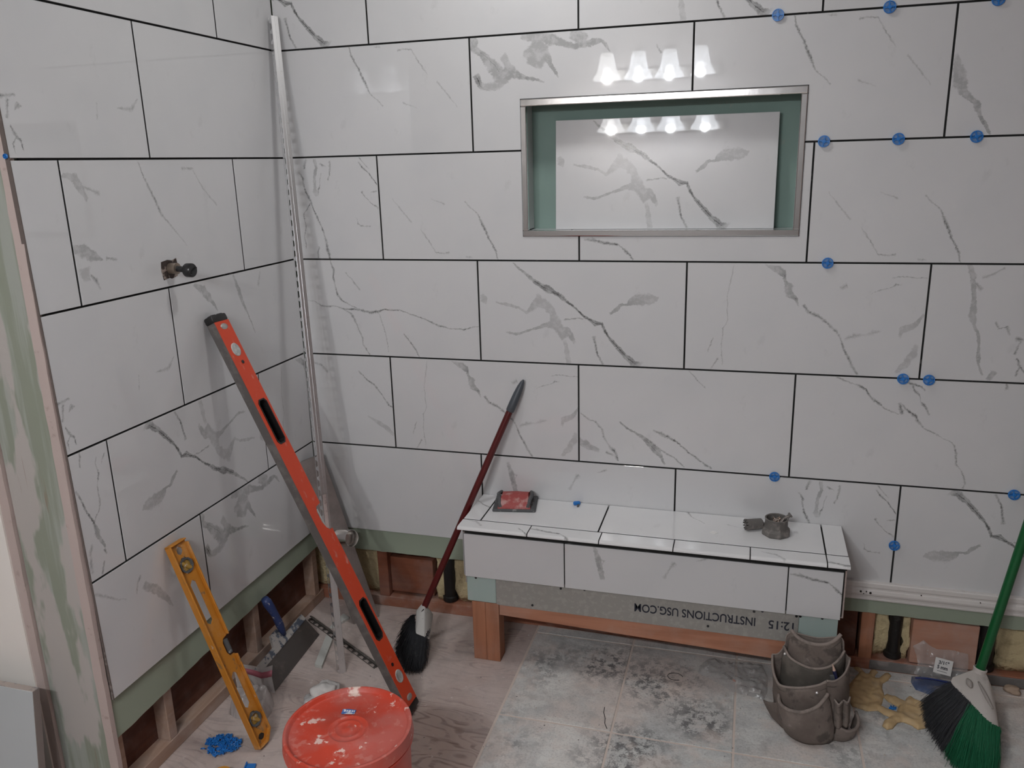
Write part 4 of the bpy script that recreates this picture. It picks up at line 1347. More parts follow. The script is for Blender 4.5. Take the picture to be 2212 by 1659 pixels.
corner_trim(t, (p1 - p0).length, mat('dusty_dark_metal', (0.12, 0.11, 0.10), 0.6, 0.4, layers=[((0.3, 0.26, 0.24), 30, 0.5, 0.66, 0.6)]), 0.010, 0.014)

# pale wood or gypsum strips on the floor
PALE = mat('pale_strip', (0.55, 0.56, 0.53), 0.8, layers=[((0.42, 0.38, 0.35), 30, 0.55, 0.68, 0.6)])
bm = BM(); prism(bm, [(0.1075, -0.206), (0.141, -0.228), (0.180, -0.371), (0.153, -0.366)], 0.0, 0.011, (0, 1, 2), bev=0.0008)
tag(obj('drywall_offcut', bm, PALE), 'pale green-grey drywall offcut strip on the floor beside the leaning trim', 'offcut')
bm = BM(); prism(bm, [(0.100, -0.073), (0.130, -0.090), (0.112, -0.150), (0.094, -0.160)], 0.0, 0.009, (0, 1, 2), bev=0.0008)
tag(obj('drywall_offcut', bm, PALE), 'small pale offcut on the floor under the steel channel', 'offcut')

# ---------------------------------------------------------------- stainless channel with outlet leaning in the corner
p0 = V((0.2240, -0.052, 0.002)); p1 = V((0.0520, -0.034, 0.5760))
zz_ = (p1 - p0).normalized()
xx_ = V((0.72, 0.69, 0.0)); xx_ = (xx_ - zz_ * xx_.dot(zz_)).normalized()
yy_ = zz_.cross(xx_)
# x = 0 is the right edge, the channel runs to -x
t = thing('drain_channel', 'long brushed steel drain channel with round outlet leaning in the corner', 'drain channel', mtx=basis(p0, xx_, yy_, zz_))
WC, LC = 0.088, (p1 - p0).length
bm = BM()
box(bm, -WC, 0.0, 0.0, 0.0014, 0, LC, 0.0004)
box(bm, -WC, -WC + 0.0014, 0.0, 0.016, 0, LC)
box(bm, -0.0014, 0.0, 0.0, 0.016, 0, LC)
box(bm, -WC, 0.0, 0.0, 0.016, LC - 0.0014, LC)
box(bm, -WC, 0.0, 0.0, 0.016, 0.0, 0.0014)
obj('channel_tray', bm, STEEL, t)
bm = BM()
c0 = V((-0.038, 0.0, 0.312)); dirc = V((0.42, -0.90, -0.06)).normalized()
mx = frame_from(c0, c0 + dirc)
lathe(bm, [(0.0285, 0.0), (0.0285, 0.062), (0.0275, 0.064), (0.0262, 0.062), (0.0258, 0.020), (0.012, 0.018), (0.010, 0.024), (0.0, 0.024)], 32, mx)
obj('outlet_pipe', bm, mat('shiny_steel', (0.80, 0.78, 0.76), 0.25, 1.0, bump=(60, 0.1, 0.001)), t, 40)

# ---------------------------------------------------------------- taping knife with blue handle
a0, a1 = V((0.0996, -0.5047, 0.002)), V((0.0778, -0.2020, 0.002))
up_ = (V((0.040, -0.337, 0.058)) - (a0 + a1) / 2)
xx_ = (a1 - a0).normalized(); yy_ = (up_ - xx_ * up_.dot(xx_)).normalized(); nn = xx_.cross(yy_)
if nn.x < 0: nn = -nn
t = thing('taping_knife', 'wide steel taping knife with blue handle propped by the left wall base', 'knife', mtx=basis((a0 + a1) / 2, xx_, yy_, nn))
HW = (a1 - a0).length / 2
BH = up_.length
bm = BM(); box(bm, -HW, HW, 0.0, BH + 0.005, -0.0004, 0.0004); obj('blade', bm, mat('dull_blade', (0.20, 0.185, 0.18), 0.5, 0.85, layers=[((0.36, 0.32, 0.3), 12, 0.55, 0.7, 0.6)]), t)
SPL = mat('plaster_splashed_blue', (0.10, 0.12, 0.16), 0.7, layers=[((0.50, 0.47, 0.44), 34, 0.44, 0.52, 0.9)], bump=(80, 0.6, 0.003))
bm = BM(); box(bm, -HW, HW, BH - 0.008, BH + 0.015, -0.004, 0.005, 0.002)
prism(bm, [(-0.045, BH + 0.012), (0.045, BH + 0.012), (0.020, BH + 0.045), (-0.020, BH + 0.045)], -0.004, 0.006, (0, 1, 2))
wob(bm, 0.0015, 60)
obj('blade_spine', bm, SPL, t)
BHN = mat('blue_grip', (0.025, 0.045, 0.15), 0.5, layers=[((0.55, 0.52, 0.5), 60, 0.60, 0.66, 0.9)])
im = basis((a0 + a1) / 2, xx_, yy_, nn).inverted()
h0 = im @ V((0.030, -0.330, 0.075)); h1 = im @ V((0.014, -0.384, 0.228))
bm = BM()
pts_ = [h0.lerp(h1, k / 8) + V((0, 0, 0.006 * math.sin(PI * k / 8))) for k in range(9)]
rr = [0.0085, 0.0105, 0.0125, 0.0125, 0.0120, 0.0125, 0.0140, 0.0150, 0.0115]
path_tube(bm, pts_, 0.01, 12, lambda s: rr[int(round(s * 8))])
obj('handle', bm, BHN, t, 'all', label='blue grip speckled with plaster')

# ---------------------------------------------------------------- bucket with lid
t = thing('bucket', 'orange-red bucket with dusty ringed lid at the bottom of the photo', 'bucket', (0.637, -1.028, 0.0))
t.scale = (0.925, 0.925, 1.0)
RED = mat('orange_red_plastic', (0.66, 0.055, 0.025), 0.42, layers=[((0.62, 0.12, 0.09), 8, 0.4, 0.65, 0.6)])
LID = mat('dusty_lid', (0.58, 0.055, 0.025), 0.45, layers=[((0.52, 0.13, 0.105), 7, 0.40, 0.60, 0.8), ((0.62, 0.24, 0.20), 45, 0.56, 0.66, 0.5), ((0.80, 0.60, 0.54), 26, 0.625, 0.67, 0.9), ((0.85, 0.70, 0.62), 9, 0.66, 0.70, 0.9)])
bm = BM()
lathe(bm, [(0.0, 0.0), (0.122, 0.0), (0.126, 0.004), (0.1365, 0.335), (0.1365, 0.345), (0.1435, 0.345), (0.1435, 0.350), (0.138, 0.352), (0.138, 0.366)], 72)
obj('bucket_body', bm, RED, t, 40)
bm = BM()
prof = [(0.0, 0.3720), (0.008, 0.3720), (0.010, 0.3708), (0.026, 0.3708), (0.0275, 0.3722), (0.0295, 0.3722), (0.031, 0.3708), (0.042, 0.3708), (0.0435, 0.3724), (0.0455, 0.3724),
        (0.047, 0.3708), (0.118, 0.3710), (0.129, 0.3712), (0.131, 0.3725), (0.1345, 0.3800), (0.1385, 0.3812), (0.1420, 0.3795), (0.1432, 0.3720), (0.1445, 0.3560), (0.1450, 0.3540), (0.1395, 0.3540)]
lathe(bm, prof, 96)
obj('lid', bm, LID, t, 50)
WPR = mat('white_print', (0.66, 0.25, 0.21), 0.55)
bm = BM()
rdec = 0.1370
def deco(a0_, a1_, z0, z1, r0, r1):
    for i in range(12):
        f0, f1 = i / 12, (i + 1) / 12
        q = []
        for f_, zz2 in ((f0, z0 + (z1 - z0) * f0), (f1, z0 + (z1 - z0) * f1)):
            a = a0_ + (a1_ - a0_) * f_
            r = (0.126 + 0.0105 * zz2 / 0.335) + 0.0006
            q.append(((r * math.cos(a), r * math.sin(a), zz2), (r * math.cos(a), r * math.sin(a), zz2 - r0)))
        A_, B_ = q
        bm.faces.new([bm.verts.new(p) for p in (A_[0], B_[0], B_[1], A_[1])])
deco(-1.35, -0.35, 0.215, 0.325, 0.004, 0)
deco(-1.20, -0.25, 0.170, 0.300, 0.004, 0)
deco(-0.62, -0.30, 0.275, 0.240, 0.020, 0)
obj('printed_decal', bm, WPR, t)
for a in (2.75, -0.40):
    bm = BM()
    c_ = V((0.1400 * math.cos(a), 0.1400 * math.sin(a), 0.318)); o_ = V((math.cos(a), math.sin(a), 0))
    tube(bm, c_ - o_ * 0.004, c_ + o_ * 0.006, 0.016, 0.014, 18)
    obj('handle_lug', bm, RED, t, 40)
t = thing('label_scrap', 'small torn blue and white label lying on the bucket lid', 'label', mtx=basis((0.613, -0.978, 0.3718), (0.985, 0.17, 0), (-0.17, 0.985, 0), (0, 0, 1)))
bm = BM(); prism(bm, [(-0.0145, -0.008), (0.014, -0.007), (0.0145, 0.006), (-0.002, 0.0085), (-0.015, 0.007)], 0, 0.0008, (0, 1, 2)); obj('label_paper', bm, mat('label_blue', (0.05, 0.15, 0.42), 0.5, layers=[((0.7, 0.72, 0.76), 45, 0.52, 0.58, 0.9)]), t)
bm = BM()
for i, (x_, w_) in enumerate(((-0.011, 0.004), (-0.0055, 0.003), (-0.001, 0.005), (0.006, 0.003), (0.0105, 0.002))):
    box(bm, x_, x_ + w_, -0.001, 0.004, 0.0008, 0.0011)
obj('white_letters', bm, mat('white_letters', (0.8, 0.8, 0.82), 0.6), t)

# ---------------------------------------------------------------- brooms
HB = lambda name, col, r=0.5: mat(name, col, r)
def bristles(name, root, m, rows, n_, seed, r=0.00085, bend=0.0, floor_z=0.0008, spread=0.006):
    """rows: list of (start, end) pairs the fan is interpolated between; strands are thin bent cones"""
    rr = random.Random(seed)
    bm = BM()
    inv = root.matrix_world.inverted()
    for i in range(n_):
        s = rr.random() * (len(rows) - 1)
        k = min(int(s), len(rows) - 2)
        f = s - k
        a = V(rows[k][0]).lerp(V(rows[k + 1][0]), f) + V((rr.gauss(0, spread * 0.5), rr.gauss(0, spread * 0.5), rr.gauss(0, 0.001)))
        b = V(rows[k][1]).lerp(V(rows[k + 1][1]), f) + V((rr.gauss(0, spread), rr.gauss(0, spread), abs(rr.gauss(0, 0.006))))
        b = a.lerp(b, rr.uniform(0.86, 1.0))
        b.z = max(b.z, floor_z)
        mid = a.lerp(b, 0.55) + V((rr.gauss(0, 0.002), rr.gauss(0, 0.002), bend))
        pts = [a, mid, b]
        rad = [r, r * 0.9, r * 0.45]
        rings = []
        for p, q in zip(pts, rad):
            rings.append([bm.verts.new(inv @ (p + V((math.cos(t_) * q, math.sin(t_) * q, 0)))) for t_ in (0.3, 2.4, 4.5)])
        for A, B in zip(rings, rings[1:]):
            for j in range(3):
                bm.faces.new((A[j], A[(j + 1) % 3], B[(j + 1) % 3], B[j]))
    return obj(name, bm, m, root, kind='stuff')

def hull_part(name, root, m, pts, bev=0.004, label=None, world=True):
    bm = BM()
    inv = root.matrix_world.inverted() if world else Matrix()
    for p in pts:
        bm.verts.new(inv @ V(p))
    r_ = bmesh.ops.convex_hull(bm, input=bm.verts)
    bmesh.ops.delete(bm, geom=[v for v in bm.verts if not v.link_faces], context='VERTS')
    bmesh.ops.dissolve_limit(bm, angle_limit=0.02, verts=bm.verts, edges=bm.edges)
    bmesh.ops.bevel(bm, geom=bm.edges[:], offset=bev, segments=2, affect='EDGES', profile=0.6)
    return obj(name, bm, m, root, 50, label=label)

# dark red handled broom
tip = V((0.7477, -0.013, 0.859)); low = V((0.4440, -0.1790, 0.128))
t = thing('angle_broom', 'broom with dark red handle and black bristles leaning on the wall left of bench', 'broom', tuple(low))
bpy.context.view_layer.update()
iv = t.matrix_world.inverted()
d_ = (tip - low)
bm = BM(); tube(bm, iv @ (low - d_ * 0.01), iv @ (low + d_ * 0.88), 0.0105, 0.0105, 18); obj('handle', bm, mat('dark_red_handle', (0.085, 0.004, 0.004), 0.35), t, 40)
bm = BM()
path_tube(bm, [iv @ (low + d_ * k) for k in (0.868, 0.872, 0.90, 0.94, 0.97, 0.99, 1.0)], 0.01, 16, lambda s: [0.0110, 0.0128, 0.0128, 0.0120, 0.0098, 0.0066, 0.002][int(round(s * 6))])
obj('hang_cap', bm, mat('slate_rubber', (0.065, 0.075, 0.088), 0.45), t, 'all', label='dark grey tip of the handle')
DUSTW = mat('dusty_white_plastic', (0.50, 0.49, 0.47), 0.6, layers=[((0.25, 0.23, 0.22), 60, 0.6, 0.7, 0.5)])
c0, c1, c2, c3 = V((0.4242, -0.1886, 0.130)), V((0.463, -0.1793, 0.130)), V((0.4503, -0.2634, 0.100)), V((0.486, -0.2757, 0.100))
off = V((0.010, 0.022, -0.022))
hull_part('broom_cap', t, DUSTW, [c0, c1, c2, c3, c0 + off, c1 + off, c2 + off, c3 + off, low + V((0.006, 0.004, 0.028)), low + V((-0.006, 0.004, 0.022))], 0.005)
bm = BM(); tube(bm, iv @ (low + V((0.012, -0.018, 0.018))), iv @ (low + V((-0.004, -0.026, -0.002))), 0.0016, 0.0016, 6); obj('slot', bm, DARK, t)
BBR = mat('black_bristle', (0.018, 0.02, 0.024), 0.7, layers=[((0.11, 0.10, 0.095), 50, 0.58, 0.7, 0.6)])
bristles('bristles', t, BBR, [((0.418, -0.195, 0.118), (0.362, -0.150, 0.046)), ((0.424, -0.215, 0.112), (0.372, -0.235, 0.012)), ((0.432, -0.235, 0.105), (0.395, -0.285, 0.002)),
                              ((0.448, -0.258, 0.096), (0.440, -0.330, 0.001)), ((0.484, -0.270, 0.096), (0.482, -0.318, 0.001)), ((0.480, -0.235, 0.100), (0.475, -0.262, 0.002))], 1500, 3, r=0.0011, spread=0.007)
hull_part('bristle_core', t, mat('dark_bristle_core', (0.012, 0.012, 0.014), 0.95), [(0.430, -0.205, 0.11), (0.470, -0.205, 0.11), (0.452, -0.262, 0.095), (0.478, -0.262, 0.095), (0.405, -0.235, 0.020), (0.415, -0.275, 0.010),
          (0.448, -0.305, 0.010), (0.470, -0.292, 0.010), (0.455, -0.235, 0.010)], 0.003)

# green broom on the right
q0, q1 = V((2.0443, -0.1000, 0.1066)), V((2.1089, -0.0710, 0.4866))
dq = (q1 - q0).normalized()
t = thing('angle_broom', 'green-handled broom with white head and green and grey bristles at right', 'broom', tuple(q0))
bpy.context.view_layer.update()
iv = t.matrix_world.inverted()
bm = BM(); tube(bm, iv @ (q0 - dq * 0.02), iv @ (q0 + dq * 1.13), 0.0122, 0.0122, 20); obj('handle', bm, mat('green_handle', (0.004, 0.105, 0.028), 0.32, layers=[((0.20, 0.30, 0.22), 24, 0.66, 0.74, 0.5)]), t, 40)
bm = BM(); tube(bm, iv @ (q0 + dq * 1.125), iv @ (q0 + dq * 1.16), 0.0135, 0.009, 16); obj('hang_cap', bm, GREYR, t, 40)
WPL = mat('white_broom_plastic', (0.60, 0.56, 0.53), 0.5, layers=[((0.36, 0.32, 0.30), 22, 0.55, 0.70, 0.6)])
bm = BM(); tube(bm, iv @ (q0 - dq * 0.018), iv @ (q0 + dq * 0.020), 0.0172, 0.0160, 24)
lathe(bm, [(0.0150, 0.018), (0.0172, 0.018), (0.0176, 0.022), (0.0150, 0.024)], 24, frame_from(iv @ q0, iv @ (q0 + dq)), True)
obj('socket', bm, WPL, t, 40)
e0, e1 = V((1.968, -0.141, 0.100)), V((2.038, -0.292, 0.086))
hb = V((0.020, 0.012, -0.020))
top2 = q0 + V((0.000, -0.004, 0.004))
hull_part('broom_cap', t, WPL, [e0, e0 + V((0.006, 0.014, 0.008)), e0 + hb * 0.8, e0 + V((0.006, 0.010, 0.006)), e1 + V((-0.004, 0, 0)), e1 + V((0.016, 0.006, -0.010)), top2 + V((0.018, 0.0, 0.010)), top2 + V((-0.016, 0.004, 0.012)),
          top2 + V((0.026, -0.050, -0.012)), top2 + V((-0.030, -0.022, 0.004)), e0.lerp(e1, 0.5) + V((-0.006, 0.004, -0.006)), e0.lerp(e1, 0.5) + V((0.030, 0.016, -0.030))], 0.0032)
bm = BM()
ca = iv @ (top2 + V((-0.026, -0.028, 0.0085))); cb_ = iv @ (top2 + V((0.008, -0.060, 0.0005)))
for aa, bb, w_ in ((V((2.032, -0.150, 0.119)), V((2.049, -0.232, 0.098)), 0.0045), (V((2.008, -0.140, 0.117)), V((2.012, -0.168, 0.110)), 0.009)):
    path_tube(bm, [iv @ aa.lerp(bb, k / 5) for k in range(6)], w_, 8, lambda s, w_=w_: 0.001 + w_ * math.sin(PI * (0.08 + 0.84 * s)) * 0.8)
obj('cap_groove', bm, mat('groove_grey', (0.36, 0.33, 0.31), 0.6), t, 'all')
GRB = mat('green_bristle', (0.010, 0.125, 0.055), 0.45)
CHB = mat('charcoal_bristle', (0.035, 0.037, 0.042), 0.6)
em = e0.lerp(e1, 0.50)
bristles('grey_bristles', t, CHB, [(tuple(e0 + V((0.002, 0.003, -0.004))), (1.902, -0.150, 0.026)), (tuple(e0.lerp(e1, 0.2)), (1.900, -0.210, 0.006)), (tuple(e0.lerp(e1, 0.4)), (1.912, -0.265, 0.002)),
                                    (tuple(em), (1.925, -0.325, 0.001)), (tuple(e0.lerp(e1, 0.58) + V((0, 0, -0.006))), (1.955, -0.365, 0.001))], 1700, 5, r=0.0008, spread=0.006, bend=0.006)
bristles('green_bristles', t, GRB, [(tuple(e0.lerp(e1, 0.50)), (1.925, -0.340, 0.004)), (tuple(e0.lerp(e1, 0.62)), (1.955, -0.395, 0.002)), (tuple(e0.lerp(e1, 0.8)), (1.975, -0.430, 0.002)),
                                     (tuple(e0.lerp(e1, 0.93)), (1.992, -0.440, 0.002)), (tuple(e1 + V((0.010, 0.004, -0.004))), (2.006, -0.430, 0.002)), (tuple(e1 + V((0.012, 0.004, -0.008))), (2.014, -0.400, 0.002))], 1500, 6, r=0.0009, spread=0.006, bend=0.006)
hull_part('bristle_core', t, mat('dark_green_core', (0.01, 0.035, 0.022), 0.9), [tuple(e0 + V((0.006, 0.006, -0.014))), tuple(e1 + V((0.006, 0.01, -0.016))), tuple(e0 + V((0.016, 0.012, -0.03))), tuple(e1 + V((0.012, 0.03, -0.03))),
          (1.935, -0.175, 0.02), (1.950, -0.305, 0.006), (2.012, -0.385, 0.008), (2.036, -0.365, 0.008), (1.99, -0.20, 0.006)], 0.003)

# ---------------------------------------------------------------- leather tool pouch
LEA = mat('dusty_leather', (0.155, 0.125, 0.108), 0.85, layers=[((0.235, 0.195, 0.172), 12, 0.40, 0.62, 0.8), ((0.070, 0.060, 0.052), 24, 0.54, 0.66, 0.75), ((0.30, 0.26, 0.24), 46, 0.66, 0.72, 0.7)], bump=(150, 0.35, 0.0012))
LEAD = mat('inner_leather', (0.085, 0.076, 0.066), 0.85, layers=[((0.16, 0.14, 0.12), 16, 0.45, 0.65, 0.7)], bump=(150, 0.35, 0.0012))
LEAR = mat('leather_rim', (0.27, 0.225, 0.20), 0.8, layers=[((0.12, 0.10, 0.09), 30, 0.5, 0.62, 0.6)])
t = thing('tool_pouch', 'dusty grey-brown leather tool pouch with stacked pockets standing before the bench', 'tool pouch', (1.610, -0.262, 0.0052))
t.scale = (0.965, 0.965, 0.965)
def spline(pts, n_):
    P = [V(q) for q in pts]
    P = [P[0] * 2 - P[1]] + P + [P[-1] * 2 - P[-2]]
    out = []
    m_ = len(P) - 3
    for i in range(n_ + 1):
        s = i / n_ * m_
        k = min(int(s), m_ - 1)
        f = s - k
        a_, b_, c_, d_ = P[k:k + 4]
        out.append(0.5 * ((2 * b_) + (c_ - a_) * f + (2 * a_ - 5 * b_ + 4 * c_ - d_) * f * f + (3 * b_ - a_ - 3 * c_ + d_) * f ** 3))
    return out
def shell(name, rim_pts, bot_pts, m, bulge=0.008, seed=1, rim=0.0035, nx=30, nz=14, wr=0.0030):
    """leather panel lofted from its rim down to its lower seam, bulging outwards (-y)"""
    top = spline(rim_pts, nx)
    bot = spline(bot_pts, nx)
    bm = BM()
    grid = []
    for j in range(nz + 1):
        v_ = j / nz
        row = []
        for i in range(nx + 1):
            p = top[i].lerp(bot[i], v_)
            p.y -= bulge * math.sin(PI * v_) ** 0.8 * (0.3 + 0.7 * math.sin(PI * i / nx))
            if 0 < j:
                p += noise.noise_vector(p * 24 + V((seed, 0, 0))) * wr + noise.noise_vector(p * 70 + V((seed, 5, 0))) * wr * 0.4
            p.z = max(p.z, 0.0012)
            row.append(bm.verts.new(p))
        grid.append(row)
    for A, B in zip(grid, grid[1:]):
        for i in range(nx):
            bm.faces.new((A[i], A[i + 1], B[i + 1], B[i]))
    o = obj(name, bm, m, t, 'all')
    md = o.modifiers.new('thickness', 'SOLIDIFY'); md.thickness = 0.0030; md.offset = 0
    if rim:
        bm = BM()
        path_tube(bm, top, rim, 8)
        obj('rim', bm, LEAR, o, 'all')
        bm = BM()
        seam = [q.lerp(r_, 0.10) + V((0, -0.0026, 0)) for q, r_ in zip(top, bot)]
        path_tube(bm, seam, 0.0008, 5)
        obj('stitching', bm, LEAD, o)
    return o
shell('back_panel', [(-0.116, 0.003, 0.190), (-0.098, 0.004, 0.195), (-0.082, 0.006, 0.225), (-0.072, 0.008, 0.262), (0, 0.010, 0.255), (0.060, 0.008, 0.266), (0.070, 0.006, 0.230), (0.080, 0.004, 0.214), (0.088, 0.003, 0.210)],
      [(-0.100, 0.006, 0.002), (-0.05, 0.010, 0.001), (0.0, 0.010, 0.001), (0.05, 0.010, 0.001), (0.094, 0.006, 0.002)], LEA, 0.0, 4, rim=0.0022)
shell('upper_flap', [(-0.070, -0.002, 0.277), (-0.050, -0.015, 0.263), (-0.025, -0.023, 0.257), (0.0, -0.025, 0.256), (0.025, -0.021, 0.260), (0.045, -0.013, 0.271), (0.058, -0.004, 0.284)],
      [(-0.084, -0.002, 0.10), (-0.055, -0.020, 0.10), (-0.025, -0.026, 0.10), (0.0, -0.028, 0.10), (0.03, -0.024, 0.10), (0.055, -0.016, 0.10), (0.074, -0.003, 0.10)], LEA, 0.004, 6, rim=0.0052)
shell('upper_pocket', [(-0.087, -0.006, 0.227), (-0.070, -0.030, 0.209), (-0.035, -0.044, 0.198), (-0.004, -0.047, 0.195), (0.03, -0.040, 0.202), (0.055, -0.026, 0.219), (0.070, -0.008, 0.238)],
      [(-0.092, -0.006, 0.07), (-0.070, -0.034, 0.07), (-0.035, -0.048, 0.07), (0.0, -0.050, 0.07), (0.035, -0.044, 0.07), (0.06, -0.028, 0.07), (0.078, -0.008, 0.07)], LEAD, 0.006, 8, rim=0.0036)
shell('main_pocket', [(-0.115, -0.004, 0.193), (-0.113, -0.024, 0.166), (-0.105, -0.048, 0.149), (-0.090, -0.070, 0.143), (-0.045, -0.080, 0.151), (0.0, -0.080, 0.166), (0.023, -0.076, 0.180)],
      [(-0.096, -0.004, 0.012), (-0.094, -0.022, 0.008), (-0.088, -0.045, 0.004), (-0.072, -0.066, 0.002), (-0.035, -0.080, 0.001), (0.010, -0.084, 0.001), (0.046, -0.078, 0.003)], LEA, 0.006, 5, rim=0.0036)
shell('side_pocket', [(0.023, -0.076, 0.182), (0.045, -0.068, 0.180), (0.068, -0.046, 0.188), (0.081, -0.022, 0.203), (0.086, -0.004, 0.215)],
      [(0.046, -0.078, 0.024), (0.062, -0.074, 0.020), (0.084, -0.055, 0.018), (0.093, -0.030, 0.016), (0.095, -0.006, 0.016)], LEA, 0.004, 9, rim=0.0028, nx=20)
shell('front_pocket', [(-0.095, -0.066, 0.112), (-0.091, -0.090, 0.101), (-0.068, -0.110, 0.099), (-0.035, -0.117, 0.104), (0.0, -0.109, 0.120), (0.020, -0.092, 0.137), (0.029, -0.080, 0.146)],
      [(-0.080, -0.064, 0.030), (-0.074, -0.082, 0.016), (-0.052, -0.098, 0.004), (-0.018, -0.108, 0.001), (0.022, -0.104, 0.001), (0.045, -0.095, 0.010), (0.053, -0.082, 0.050)], LEA, 0.012, 11, rim=0.0050)
shell('tool_loop', [(0.046, -0.080, 0.131), (0.056, -0.094, 0.127), (0.067, -0.082, 0.132)], [(0.050, -0.080, 0.052), (0.060, -0.092, 0.050), (0.070, -0.080, 0.052)], LEA, 0.002, 12, rim=0.0026, nx=12, wr=0.0015)
shell('tool_loop', [(0.068, -0.078, 0.132), (0.079, -0.082, 0.129), (0.087, -0.062, 0.133)], [(0.071, -0.076, 0.052), (0.082, -0.080, 0.050), (0.090, -0.060, 0.052)], LEA, 0.002, 13, rim=0.0026, nx=12, wr=0.0015)
shell('end_pocket', [(0.058, -0.084, 0.052), (0.084, -0.082, 0.040), (0.108, -0.064, 0.039), (0.117, -0.038, 0.046), (0.112, -0.012, 0.056)],
      [(0.050, -0.082, 0.006), (0.078, -0.078, 0.003), (0.099, -0.060, 0.002), (0.107, -0.036, 0.002), (0.101, -0.012, 0.004)], LEA, 0.005, 15, rim=0.0046, nx=20)
shell('left_wing', [(-0.131, -0.006, 0.046), (-0.118, -0.030, 0.058), (-0.098, -0.050, 0.074)], [(-0.120, -0.006, 0.020), (-0.103, -0.032, 0.010), (-0.082, -0.056, 0.006)], LEA, 0.002, 17, rim=0.0, nx=14)
for x, z, yy in ((-0.083, 0.212, -0.022), (0.0, 0.150, -0.090)):
    bm = BM(); lathe(bm, [(0.0, 0.003), (0.003, 0.0025), (0.0045, 0.0)], 12, Matrix.Translation((x, yy, z)) @ Matrix.Rotation(PI / 2, 4, 'X')); obj('rivet', bm, ALU, t, 'all')
# marker standing in the side pocket
w0, w1 = V((1.6655, -0.318, 0.150)), V((1.6480, -0.312, 0.210))
t2 = thing('marker_pen', 'dark blue marker with pale tip standing in the pouch side pocket', 'marker', tuple(w0))
bpy.context.view_layer.update(); iv = t2.matrix_world.inverted(); dw = w1 - w0
bm = BM(); tube(bm, iv @ (w0 - dw * 0.25), iv @ (w0 + dw * 0.82), 0.0052, 0.0048, 12); obj('barrel', bm, mat('navy_barrel', (0.008, 0.012, 0.06), 0.4), t2, 40)
bm = BM(); tube(bm, iv @ (w0 + dw * 0.82), iv @ (w0 + dw * 1.1), 0.0042, 0.0012, 10); obj('tip', bm, mat('pale_tip', (0.6, 0.42, 0.34), 0.7), t2, 40)
t2 = thing('flat_ruler', 'grey flat blade tucked in the pouch beside the marker', 'blade', (1.6500, -0.322, 0.172))
bm = BM(); box(bm, -0.0055, 0.0055, -0.001, 0.001, -0.045, 0.020, 0.0005, mtx=Matrix.Rotation(-0.25, 4, 'Y')); obj('blade_body', bm, mat('grey_blue_blade', (0.12, 0.13, 0.14), 0.5, 0.4), t2)

# ---------------------------------------------------------------- gloves
GLV = mat('tan_latex', (0.60, 0.43, 0.23), 0.6, layers=[((0.52, 0.40, 0.26), 24, 0.5, 0.68, 0.6)], bump=(110, 0.25, 0.001))
def sheet_thing(name, poly, step, hf, m, label, cat, z0, group=None, solid=0.0012, loc=None, smooth='all'):
    cx = sum(p[0] for p in poly) / len(poly); cy = sum(p[1] for p in poly) / len(poly)
    pl = [(p[0] - cx, p[1] - cy) for p in poly]
    bm = BM(); puffy(bm, pl, step, hf)
    o = obj(name, bm, m, None, smooth)
    o.location = (cx, cy, z0)
    if solid:
        md = o.modifiers.new('thickness', 'SOLIDIFY'); md.thickness = solid; md.offset = 1
    return tag(o, label, cat, group)
def glove_h(seed, h):
    return lambda x, y, d: h * min(1.0, d / 0.010) ** 0.5 + 0.0035 * (noise.noise(V((x * 55, y * 55, seed))) + 0.5) * min(1.0, d / 0.008) + 0.006 * max(0, noise.noise(V((x * 24, y * 24, seed + 4)))) * min(1, d / 0.012)
g1 = [(1.722, -0.176), (1.712, -0.120), (1.728, -0.070), (1.750, -0.026), (1.760, -0.006), (1.746, 0.012), (1.752, 0.020), (1.768, 0.012), (1.779, -0.008), (1.786, -0.006), (1.794, 0.014), (1.806, 0.019), (1.814, 0.008),
      (1.804, -0.010), (1.799, -0.024), (1.812, -0.022), (1.832, 0.008), (1.843, 0.012), (1.849, -0.002), (1.836, -0.028), (1.819, -0.048), (1.815, -0.070), (1.816, -0.100), (1.806, -0.140), (1.792, -0.180), (1.760, -0.190)]
sheet_thing('work_glove', g1, 0.0024, glove_h(1, 0.005), GLV, 'tan glove with fingers up lying right of the tool pouch', 'glove', 0.0056, 'pair of tan gloves')
g2_ = [(1.780, -0.158), (1.790, -0.152), (1.812, -0.168), (1.838, -0.176), (1.846, -0.150), (1.822, -0.132), (1.812, -0.112), (1.822, -0.098), (1.846, -0.108), (1.866, -0.122), (1.874, -0.104), (1.884, -0.092), (1.896, -0.106),
       (1.908, -0.116), (1.924, -0.112), (1.932, -0.124), (1.915, -0.150), (1.918, -0.176), (1.922, -0.205), (1.898, -0.228), (1.880, -0.238), (1.868, -0.224), (1.846, -0.214), (1.832, -0.222), (1.816, -0.250), (1.802, -0.258),
       (1.792, -0.246), (1.800, -0.222), (1.818, -0.202), (1.802, -0.194), (1.786, -0.176)]
sheet_thing('work_glove', g2_, 0.0024, glove_h(7, 0.007), GLV, 'crumpled tan glove between the pouch glove and the green broom', 'glove', 0.0056, 'pair of tan gloves')
bm = BM()
for k in range(5):
    box(bm, -0.008 + k * 0.002, 0.004 + k * 0.002, -0.006 + k * 0.003, -0.003 + k * 0.003, 0.0, 0.006, 0.001, mtx=Matrix.Rotation(k * 0.7, 4, 'Z'))
o = obj('spacer_clip', bm, BLUE); o.location = (1.833, -0.160, 0.006); tag(o, 'blue clip fragment beside the crumpled tan glove', 'clip')

